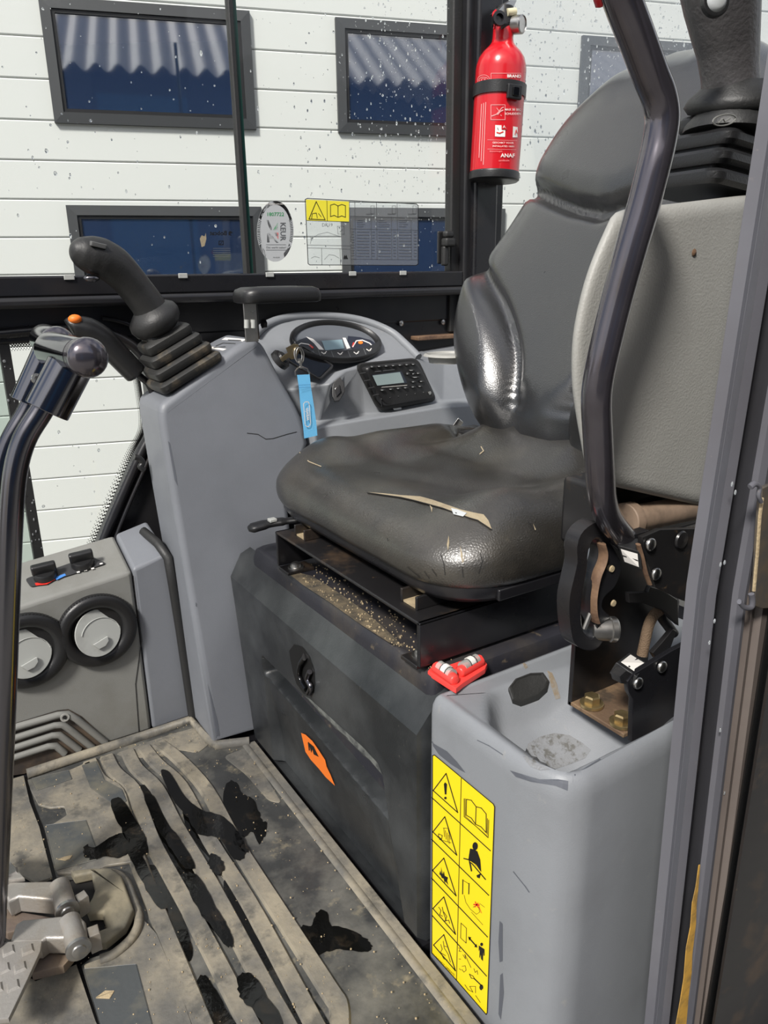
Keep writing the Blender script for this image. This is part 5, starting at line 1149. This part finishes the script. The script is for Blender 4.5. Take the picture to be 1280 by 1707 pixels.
# welded striker on the pillar
stx = x4
sp_ = [P(u, v, Y=.284) for u, v in ((1262, 812), (1275, 806), (1290, 812), (1290, 1010), (1262, 1012), (1249, 1006), (1251, 985), (1256, 900))]
MB().prism(sp_, (0, -.004, 0), .001).build('striker_plate', mat('worn_striker', rgb(104, 100, 96), .45, metal=.4, dirt=rgb(140, 122, 96), dscale=30, dlo=.45, dhi=.75), tp, smooth=30)
MB().tube(catmull([P(u, v, Y=.278) for u, v in ((1250, 812), (1258, 806), (1266, 812), (1264, 826), (1268, 836))], 5), [(.0022, .0016)]*21, 8).build('weld_bead', PILL, tp, smooth=80)
MB().tube(catmull([P(u, v, Y=.278) for u, v in ((1232, 1003), (1240, 1012), (1252, 1012), (1254, 1000), (1252, 990))], 5), [(.0022, .0016)]*21, 8).build('weld_bead', PILL, tp, smooth=80)
MB().tube([P(u, v, Y=.2795) for u, v in ((1270, 830), (1266, 860), (1262, 920), (1256, 985))], .0013, 6).build('weld_seam', DUST, tp)
rr = random.Random(31); 
for _ in range(9):
    u, v = rr.choice([(1226, 805), (1207, 925), (1188, 1057), (1236, 1100), (1222, 892), (1243, 890), (1210, 1340), (1200, 1235), (1180, 1475)]) ; u += rr.uniform(-8, 8); v += rr.uniform(-30, 30)
    MB().ball(P(u, v, Y=.2895), .0014, 8, 6, (.8, .5, 1.4)).build('rain_drop', DROP, tp)
# ochre scrape along the pillar foot
sc_ = []
for u, v in ((1164, 1442), (1166, 1441), (1163, 1480), (1160, 1510), (1159, 1540), (1153, 1590), (1152, 1620), (1147, 1660), (1143, 1707), (1126, 1707), (1133, 1668), (1139, 1630), (1143, 1580), (1150, 1545), (1153, 1505), (1159, 1478)):
    sc_.append(P(u, v, Y=.2862))
MB().prism(sc_, (0, -.0006, 0)).build('ochre_scrape', SCUFFT, tp, smooth=0)
# ================================================================== floor mat
MATR = mat('dusty_rubber_mat', rgb(98, 96, 91), .6, bump=.5, bscale=120, rvar=.15, dirt=rgb(152, 143, 124), dscale=11, dlo=.40, dhi=.66, damt=.85, dirt2=rgb(70, 70, 68), d2scale=32, d2lo=.53, d2hi=.66, d2amt=.7)
MATB = mat('bare_rubber_mat', rgb(56, 57, 57), .45, bump=.4, bscale=80, rvar=.18, dirt=rgb(112, 110, 103), dscale=13, dlo=.42, dhi=.68, damt=.85, dirt2=rgb(140, 131, 110), d2scale=34, d2lo=.57, d2hi=.7, d2amt=.7)
MATP = mat('dark_tread_pad', rgb(72, 75, 76), .5, bump=.3, bscale=90, dirt=rgb(122, 116, 98), dscale=14, dlo=.45, dhi=.75, damt=.8)
fm = thing('floor_mat', (.15, .75, -.006), 'dusty black rubber floor mat with long raised ribs', 'mat')
Zf = lambda u, v, z=0: P(u, v, Z=z)
# near half (right of the split) and pedal side
ma = [Zf(u, v) for u, v in ((46, 1300), (320, 1206), (362, 1240), (418, 1236))]+[Vector((.404, .575, 0)), Vector((.404, .16, 0)), Vector((.06, .16, 0))]+[Zf(u, v) for u, v in ((300, 1990), (166, 1707), (136, 1610), (150, 1598), (208, 1578), (222, 1540), (200, 1475), (150, 1460), (94, 1462), (74, 1380), (60, 1345), (52, 1318))]
MB().prism([p+Vector((0, 0, -.006)) for p in ma], (0, 0, .006), 0).build('mat_sheet', MATB, fm, smooth=0)
mb_ = [Vector((-.32, 1.23, -.006))]+[Zf(u, v, -.006) for u, v in ((40, 1296), (50, 1340), (66, 1382), (88, 1466), (60, 1475), (0, 1440))]+[Vector((-.32, .98, -.006))]
MB().prism(mb_, (0, 0, .004), 0).build('mat_sheet', MATR, fm, smooth=0)
mc_ = [Vector((-.32, .80, -.006))]+[Zf(u, v, -.006) for u, v in ((0, 1600), (60, 1640), (128, 1612), (160, 1707), (296, 1990))]+[Vector((.05, .16, -.006)), Vector((-.32, .16, -.006))]
MB().prism(mc_, (0, 0, .004), 0).build('mat_sheet', MATR, fm, smooth=0)
def ribbon(path, w0, z, h, name, mt):
    pts = [Zf(u, v) for u, v in path]; L, R = [], []
    q = catmull(pts, 4)
    for i, p in enumerate(q):
        t = (q[min(i+1, len(q)-1)]-q[max(i-1, 0)]).normalized(); s = Vector((-t.y, t.x, 0))*w0/2
        L.append(p+s); R.append(p-s)
    m = MB(); k = .0022
    rings = []
    for i in range(len(q)):
        d = (R[i]-L[i]).normalized()
        rings.append([L[i]-d*.002+Vector((0, 0, z-.001)), L[i]+d*.001+Vector((0, 0, z+h)), R[i]-d*.001+Vector((0, 0, z+h)), R[i]+d*.002+Vector((0, 0, z-.001))])
    m.loft(rings); return m.build(name, mt, fm, smooth=30)
ribs_ = [[(178, 1262), (192, 1288), (222, 1316), (240, 1364), (262, 1419), (328, 1539), (415, 1707), (450, 1775)],
         [(213, 1254), (228, 1282), (262, 1316), (295, 1380), (350, 1473), (437, 1637), (476, 1707), (512, 1775)],
         [(240, 1247), (262, 1274), (302, 1312), (350, 1402), (415, 1506), (492, 1648), (530, 1720), (560, 1775)],
         [(264, 1240), (298, 1266), (345, 1318), (394, 1408), (470, 1528), (548, 1650), (566, 1682), (566, 1740)]]
for r in ribs_: ribbon(r, .021, 0, .0045, 'mat_rib', MATR)
ribbon([(150, 1270), (166, 1300), (196, 1322), (210, 1372), (232, 1440), (262, 1520), (310, 1640), (350, 1740)], .021, 0, .0042, 'mat_rib', MATR)
# plate zone left of the ribs
def slab(px, z0, z1, name, mt, r=.006):
    MB().prism([p+Vector((0, 0, z0)) for p in rounded([Zf(u, v) for u, v in px], r, 3)], (0, 0, z1-z0), .0008, 1).build(name, mt, fm, smooth=30)
slab([(50, 1316), (150, 1272), (176, 1322), (196, 1345), (214, 1400), (222, 1440), (180, 1446), (150, 1458), (96, 1460), (78, 1384), (112, 1362), (108, 1348), (84, 1350), (64, 1344)], 0, .0042, 'mat_plate', MATR, .003)
slab([(140, 1612), (205, 1588), (226, 1556), (234, 1530), (262, 1560), (300, 1650), (330, 1740), (180, 1740)], 0, .0042, 'mat_plate', MATR, .003)
for px in ([(76, 1380), (144, 1371), (168, 1436), (94, 1456)], [(52, 1302), (115, 1288), (121, 1303), (62, 1322)], [(137, 1280), (161, 1272), (175, 1304), (204, 1320), (212, 1340), (192, 1346), (152, 1318)], [(140, 1620), (228, 1612), (262, 1740), (176, 1740)]):
    slab(px, .0043, .0052, 'tread_pad', MATP, .002)
for px in ([(97, 1438), (108, 1434), (122, 1431), (118, 1437), (110, 1440)], [(160, 1670), (176, 1658), (192, 1658), (184, 1671)]): slab(px, .0053, .006, 'moulded_mark', DUST, .001)
# turned-up edges
lipz = [Zf(u, v) for u, v in ((46, 1294), (130, 1266), (220, 1237), (318, 1204), (348, 1236), (362, 1246), (416, 1240))]
MB().tube([p+Vector((0, 0, .004)) for p in lipz], [(.010, .008)]*7, 8, flat=(0, 0, 1)).build('mat_lip', MATR, fm, smooth=60)
MB().tube([Vector((.386+.0*t, lerp(1.08, .2, t/8), .002)) for t in range(9)], [(.003, .006)]*9, 8, flat=(0, 0, 1)).build('mat_ridge', MATR, fm, smooth=60)
MB().box((.389, .2, 0), (.4035, 1.08, .004)).build('mat_edge', MATR, fm, bevel=.001)
m = MB(); rr = random.Random(3)
for _ in range(700):
    x, y = lerp(-.02, .385, rr.random()), lerp(.35, 1.2, rr.random()); r = .0005+.001*rr.random()**3; m.ball((x, y, .0048+r*.3), r, 5, 3)
m.build('sand_grains', DUST, fm, kind='stuff', smooth=0)
# dried dust film in the corners (a shape of its own, thin)
for px in ([(190, 1258), (262, 1232), (330, 1212), (352, 1238), (330, 1256), (296, 1250), (262, 1262), (226, 1264)], [(372, 1262), (412, 1246), (440, 1290), (470, 1340), (448, 1336), (410, 1292)]):
    slab(px, .0001, .0009, 'dust_film', MATR, .01)
# puddles: thin water films
WET = mat('wet_black_rubber', rgb(11, 11, 10), .09, dirt=rgb(52, 44, 34), dscale=28, dlo=.55, dhi=.75, damt=.8, bump=.15, bscale=60)
pud = [('round puddle near the foot of the grey pod', [(378, 1318), (386, 1306), (398, 1312), (402, 1326), (418, 1334), (430, 1352), (436, 1368), (444, 1372), (440, 1392), (430, 1402), (420, 1386), (408, 1392), (396, 1378), (380, 1364), (374, 1344)], .0008),
       ('long wet streak in the first groove left of centre', [(192, 1344), (206, 1340), (222, 1366), (240, 1400), (236, 1424), (224, 1424), (212, 1404), (200, 1372)], .0056),
       ('wet groove patch between the middle ribs', [(242, 1334), (256, 1324), (268, 1342), (290, 1396), (318, 1450), (346, 1504), (362, 1536), (356, 1550), (336, 1528), (314, 1490), (290, 1440), (264, 1392)], .0008),
       ('wet patch across the upper ribs', [(284, 1300), (296, 1302), (316, 1336), (338, 1358), (366, 1368), (392, 1398), (396, 1426), (380, 1430), (360, 1400), (336, 1394), (318, 1368), (298, 1340)], .0056),
       ('dark splash beside the pedals', [(152, 1412), (162, 1418), (186, 1400), (204, 1398), (210, 1420), (196, 1434), (176, 1432), (160, 1436), (148, 1428)], .0056),
       ('wet streak running down the left groove', [(246, 1462), (262, 1454), (284, 1486), (300, 1530), (314, 1582), (306, 1592), (284, 1560), (262, 1514)], .0008),
       ('wide puddle in front of the black access door', [(506, 1546), (524, 1544), (532, 1524), (546, 1524), (552, 1544), (580, 1550), (606, 1566), (616, 1580), (604, 1586), (572, 1582), (546, 1584), (528, 1592), (518, 1570)], .0008),
       ('wet patch in the right groove by the long rib', [(388, 1486), (404, 1494), (420, 1540), (446, 1590), (474, 1634), (500, 1656), (504, 1690), (520, 1740), (490, 1740), (462, 1690), (430, 1610), (404, 1552)], .0008),
       ('wet patch at the bottom of the middle groove', [(336, 1636), (352, 1644), (372, 1682), (396, 1740), (340, 1740), (322, 1690)], .0008),
       ('small wet patch low on the second rib', [(404, 1642), (416, 1632), (440, 1662), (462, 1707), (450, 1720), (424, 1690), (408, 1668)], .0056),
       ('curved wet heel print below the round puddle', [(394, 1392), (402, 1394), (404, 1408), (412, 1420), (404, 1424), (394, 1410)], .0056),
       ('broad wet band in the groove beside the first rib', [(250, 1340), (262, 1338), (276, 1372), (300, 1408), (316, 1442), (304, 1446), (286, 1420), (266, 1384)], .0057),
       ('wet band crossing the third groove', [(316, 1352), (330, 1368), (346, 1402), (372, 1436), (392, 1466), (402, 1492), (392, 1496), (370, 1462), (344, 1424), (322, 1388)], .0008),
       ('ragged wet film on the dark channel below', [(318, 1470), (336, 1474), (356, 1512), (374, 1546), (384, 1574), (372, 1576), (350, 1546), (330, 1510)], .0057),
       ('streak in the left groove below the splash', [(216, 1420), (232, 1422), (246, 1450), (262, 1484), (274, 1512), (262, 1514), (244, 1484), (228, 1452)], .0057),
       ('wet strip low in the right groove', [(452, 1560), (468, 1580), (500, 1636), (528, 1680), (548, 1720), (536, 1724), (508, 1686), (476, 1630)], .0008),
       ('tiny wet blot on the third rib', [(352, 1432), (366, 1436), (372, 1452), (360, 1462), (350, 1450)], .0056)]
rr = random.Random(8)
for i, (lab, px, z) in enumerate(pud):
    cx_ = sum(p[0] for p in px)/len(px); cy_ = sum(p[1] for p in px)/len(px)
    kz = 1.25 if i not in (0, 6) else 1.08
    px = [(cx_+(u-cx_)*kz, cy_+(v-cy_)*min(kz, 1.12)) for u, v in px]
    ed = catmull([Zf(u+rr.uniform(-1.5, 1.5), v+rr.uniform(-1.5, 1.5)) for u, v in px], 5, True)
    ed = [p+(p-Zf(cx_, cy_)).normalized()*rr.uniform(-.0022, .0022) for p in ed]; ce = sum(ed, Vector())/len(ed)
    m = MB(); m.prism([p+Vector((0, 0, z)) for p in ed], (0, 0, .0006), 0)
    o = m.build('water_puddle', WET, loc=(ce.x, ce.y, z), smooth=0); tag(o, lab+' on mat', 'puddle', 'puddles on the floor mat')
# ================================================================== travel pedals
KP = lambda u, v, z: P(u/4.92, 1360+v/4.92, Z=z)
pw = thing('pedal_boot', tuple(Zf(180, 1530)), 'rubber surround moulded round the pedal hinges', 'rubber surround')
bo = [(590, 520), (760, 500), (930, 500), (1010, 560), (1060, 700), (1110, 840), (1040, 980), (880, 1110), (740, 1130), (750, 1050), (890, 990), (850, 870), (790, 870), (740, 880), (720, 830), (770, 740), (790, 680), (760, 540), (620, 570)]
bo2 = [KP(u, v, .004) for u, v in bo]
MB().prism(bo2, (0, 0, .016), .004, 3).build('boot_flange', mat('sandy_rubber', rgb(132, 124, 104), .7, bump=.4, bscale=120, dirt=rgb(84, 82, 74), dscale=14, dlo=.45, dhi=.7), pw, smooth=40)
ri = catmull([KP(u, v, .006) for u, v in ((830, 465), (950, 480), (1030, 540), (1090, 680), (1140, 840), (1090, 990), (940, 1130), (820, 1180))], 5)
MB().tube(ri, [(.006, .006)]*len(ri), 10).build('boot_rim', MATR, pw, smooth=70)
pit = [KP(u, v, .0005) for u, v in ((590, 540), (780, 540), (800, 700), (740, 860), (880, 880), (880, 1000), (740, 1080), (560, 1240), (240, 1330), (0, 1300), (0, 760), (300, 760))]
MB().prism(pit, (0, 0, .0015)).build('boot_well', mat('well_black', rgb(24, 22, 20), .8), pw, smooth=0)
def pedal(label, body, side, z1, pin, lug, plate, studs, loc):
    t = thing('travel_pedal', loc, label, 'pedal')
    q = [KP(u, v, z1) for u, v in body]; MB().prism(q, (0, 0, -.026), .004, 3).build('pedal_arm', ALU, t, smooth=40)
    c = KP(*pin, z1-.006); ax = (KP(pin[0], pin[1], z1-.006)-KP(pin[0]-60, pin[1]-190, z1-.006)).normalized()
    b = MB().lathe(c-ax*.046, ax, [(0, .0125), (.046, .0125), (.046, .001)], 24).build('hinge_barrel', ALU, t, smooth=40)
    MB().lathe(c, ax, [(-.001, .014), (.003, .014), (.004, .011), (.004, .008), (.006, .0075), (.007, .004), (.007, .0005)], 24).build('hinge_pin', STEEL, t, smooth=40)
    l_ = [KP(u, v, z1-.004) for u, v in lug]; MB().prism(l_, (0, 0, -.026), .002).build('hinge_lug', ALU, t, smooth=30)
    if plate:
        p_ = [KP(u, v, z1+.004) for u, v in plate]; pl = MB().prism(p_, (0, 0, -.007), .0015).build('tread_plate', ALU, t, smooth=30)
        for u, v in studs:
            c = KP(u, v, z1+.0042); MB().loft([[c+Vector((x*k, y*k, z)) for x, y in ((-.007, -.007), (.007, -.007), (.007, .007), (-.007, .007))] for k, z in ((1, -.001), (.65, .0022))]).build('tread_stud', ALU, pl, smooth=0)
    return t
pedal('nearer cast pedal with studded tread plate at lower left', [(85, 1010), (130, 880), (190, 845), (640, 800), (700, 860), (720, 990), (660, 1010), (520, 1000), (380, 1000), (330, 1040), (90, 1040)], None, .058, (642, 1088), [(705, 915), (800, 880), (820, 960), (730, 1000)],
      [(-260, 1035), (345, 1022), (330, 1110), (230, 1330), (120, 1560), (70, 1660), (-260, 1700)], [(68, 1108), (226, 1100), (28, 1256), (164, 1246), (106, 1396), (-30, 1420), (-90, 1270), (-60, 1120)], tuple(KP(200, 1100, .0)))
pedal('farther cast pedal, half hidden behind the nearer pedal', [(5, 600), (80, 535), (560, 525), (590, 600), (610, 690), (560, 710), (440, 690), (380, 680), (150, 660), (70, 700)], None, .058, (550, 775), [(610, 650), (690, 600), (725, 650), (640, 710)],
      [(-260, 290), (0, 290), (60, 340), (200, 505), (60, 525), (-260, 560)], [(15, 352), (100, 462), (-90, 380), (-40, 470)], tuple(KP(200, 600, .0)))
MB().prism([KP(u, v, .030) for u, v in ((0, 720), (120, 775), (440, 830), (300, 900), (60, 960), (0, 930))], (0, 0, -.012), .002).build('pedal_rod', ALUD, pw, smooth=30)
MB().prism([KP(u, v, .030) for u, v in ((330, 1110), (600, 1140), (520, 1230), (260, 1290))], (0, 0, -.012), .002).build('pedal_rod', ALUD, pw, smooth=30)
# ================================================================== fire extinguisher
EY = 1.285
e0, e1 = P(823, 303, Y=EY), P(836, 98, Y=EY); ea = (e1-e0).normalized(); EL = (e1-e0).length
ext = thing('fire_extinguisher', tuple(e0), 'small red fire extinguisher strapped to the cab post', 'extinguisher')
R_ = .0500
m = MB(); m.lathe(e0, ea, [(.016, .001), (.016, R_), (EL*.90, R_), (EL*.94, R_*.985), (EL*1.0, R_*.90), (EL*1.05, R_*.74), (EL*1.09, R_*.55), (EL*1.12, R_*.44), (EL*1.15, R_*.41), (EL*1.27, R_*.40), (EL*1.27, .001)], 40); extm = m
m.build('cylinder', RED, ext, smooth=60)
MB().lathe(e0, ea, [(0, .02), (0, R_*.95), (.003, R_*1.03), (.015, R_*1.04), (.018, R_*1.0)], 40).build('base_ring', BLKP, ext, smooth=50)
hs = (P(838, 155, Y=EY)-e0).dot(ea)
MB().lathe(e0, ea, [(hs-.011, R_+.0005), (hs-.011, R_+.003), (hs+.011, R_+.003), (hs+.011, R_+.0005)], 40).build('strap', BLKP, ext, smooth=30)
sfe = surf(extm)
bc = sfe(855, 154, 1); bnn = (bc-(e0+ea*(bc-e0).dot(ea))).normalized(); bt_ = ea.cross(bnn)
Mb = Matrix(((bt_.x, ea.x, bnn.x, bc.x), (bt_.y, ea.y, bnn.y, bc.y), (bt_.z, ea.z, bnn.z, bc.z), (0, 0, 0, 1)))
bk = obox('strap_buckle', BLKP, ext, Mb, (-.016, -.013, .0), (.016, .013, .008), .002)
obox('buckle_tab', GLOSSB, bk, Mb, (-.006, -.008, .006), (.008, .008, .011), .001)
MB().prism([e0+ea*t+Vector((.0, .035, 0))+Vector((dx, 0, 0)) for t, dx in ((.02, -.02), (.02, .02), (.27, .02), (.27, -.02))], (0, .02, 0), .002).build('wall_bracket', BLKM, ext, smooth=30)
# valve head
vt_ = e0+ea*EL*1.27
MB().lathe(vt_-ea*.004, ea, [(0, R_*.44), (.008, R_*.44), (.010, R_*.36), (.032, R_*.34), (.034, .001)], 24).build('valve_body', BLKP, ext, smooth=40)
VX = lambda u, v, y=EY: P(760+u/5.17, v/5.17, Y=y)
MB().lathe(VX(360, 172, EY-.02), (-.3, -1, .1), [(0, .011), (.004, .013), (.010, .013), (.010, .008), (.004, .008), (.004, .001)], 20).build('nozzle', BLKM, ext, smooth=40)
MB().tube([VX(380, 215, EY-.01), VX(440, 210, EY-.012), VX(500, 215, EY-.014)], .009, 14).build('gauge_stem', BLKP, ext)
g0 = VX(492, 215, EY-.014); gd = (VX(560, 210, EY-.03)-g0).normalized()
MB().lathe(g0, gd, [(0, .013), (.001, .0165), (.020, .0165), (.022, .0145), (.020, .0135), (.020, .001)], 24).build('pressure_gauge', STEEL, ext, smooth=40)
hd = [VX(u, v) for u, v in ((318, 118), (370, 60), (440, 14), (485, 12), (490, 24), (450, 108), (400, 150), (340, 140))]
MB().prism([p+Vector((0, -.012, 0)) for p in hd], (0, .022, 0), .002).build('squeeze_handle', STEEL, ext, smooth=30)
MB().tube([VX(440, 108, EY-.016), VX(512, 100, EY-.02)], .0068, 14).build('safety_pin_knob', mat('cream_plastic', rgb(214, 206, 172), .5), ext)
MB().tube(catmull([VX(u, v, EY-.012) for u, v in ((345, 90), (325, 110), (322, 140), (335, 200), (330, 250))], 5), .0022, 8).build('red_pull_tag', RED, ext)
MB().tube(catmull([VX(u, v, EY-.0) for u, v in ((455, 130), (470, 200), (478, 280), (470, 300))], 5), .0022, 8).build('pin_cord', BLKM, ext)
pr = Print(lambda u, v, k: sfe(760+u/5.17, v/5.17, k*2))
def rect(a, b, c, d, w, mt=PINK): pr.stroke([(a, b), (c, b), (c, d), (a, d)], w, mt, 1, closed=True, n=6)
pr.text('BRAND', (498, 658), (1, .02), (0, -1), 26, WHITE, bold=.03); pr.text('blusser', (530, 698), (1, .02), (0, -1), 13, PINK)
rect(303, 632, 556, 738, 4); pr.stroke([(240+52*math.cos(a*math.pi/12), 690+44*math.sin(a*math.pi/12)) for a in range(24)], 4, PINK, 1, closed=True); pr.stroke([(240+40*math.cos(a*math.pi/12), 690+24*math.sin(a*math.pi/12)) for a in range(24)], 4, PINK, 1, closed=True); pr.text('CE', (240, 690), (1, 0), (0, -1), 26, PINK)
rect(302, 904, 422, 1032, 5); pr.stroke([(310, 1000), (350, 985), (395, 930), (408, 925)], 8, PINK, 1); pr.stroke([(350, 930), (372, 960)], 5, PINK, 1); pr.stroke([(360, 985), (382, 960), (404, 950)], 10, PINK, 1); pr.stroke([(384, 990), (392, 1000)], 6, PINK, 1)
pr.text('MAX 30 SEC', (486, 946), (1, 0), (0, -1), 19, WHITE, bold=.01); pr.text('SCHUDDEN', (486, 982), (1, 0), (0, -1), 19, WHITE, bold=.01)
pr.poly([(338, 1078), (426, 1082), (422, 1180), (336, 1176)], WHITE, 1, n=3); pr.poly([(392, 1072), (436, 1072), (432, 1118), (392, 1118)], RED, 2); rect(394, 1074, 434, 1116, 4); pr.text('A', (413, 1095), (1, 0), (0, -1), 26, WHITE, 3); pr.stroke([(352, 1142), (376, 1148), (404, 1136)], 9, REDINK, 2); pr.stroke([(356, 1100), (366, 1120)], 5, GRYINK, 2)
pr.poly([(490, 1090), (530, 1096), (528, 1184), (486, 1184)], WHITE, 1, n=3); pr.stroke([(505, 1160), (515, 1120), (524, 1150)], 6, REDINK, 2)
pr.stroke([(272, 1205), (524, 1212)], 3, PINK, 1, n=8); pr.text('GESCHIKT VOOR', (404, 1232), (1, .02), (0, -1), 17, WHITE); pr.text('INSTALLATIES 1000V', (408, 1262), (1, .02), (0, -1), 15, WHITE); pr.stroke([(272, 1285), (516, 1290)], 3, PINK, 1, n=8)
pr.text('blusvermogen', (344, 1304), (1, 0), (0, -1), 14, PINK); pr.text('ANAF', (444, 1342), (1, .02), (0, -1), 34, WHITE, bold=.02); pr.text('certificatie', (412, 1384), (1, 0), (0, -1), 16, PINK)
for i in range(3): pr.stroke([(258-18*i, 880+i*8), (226-18*i+10, 1420-30*i)], 7, PINK, 1, n=10)
pr.build('body_print', ext)
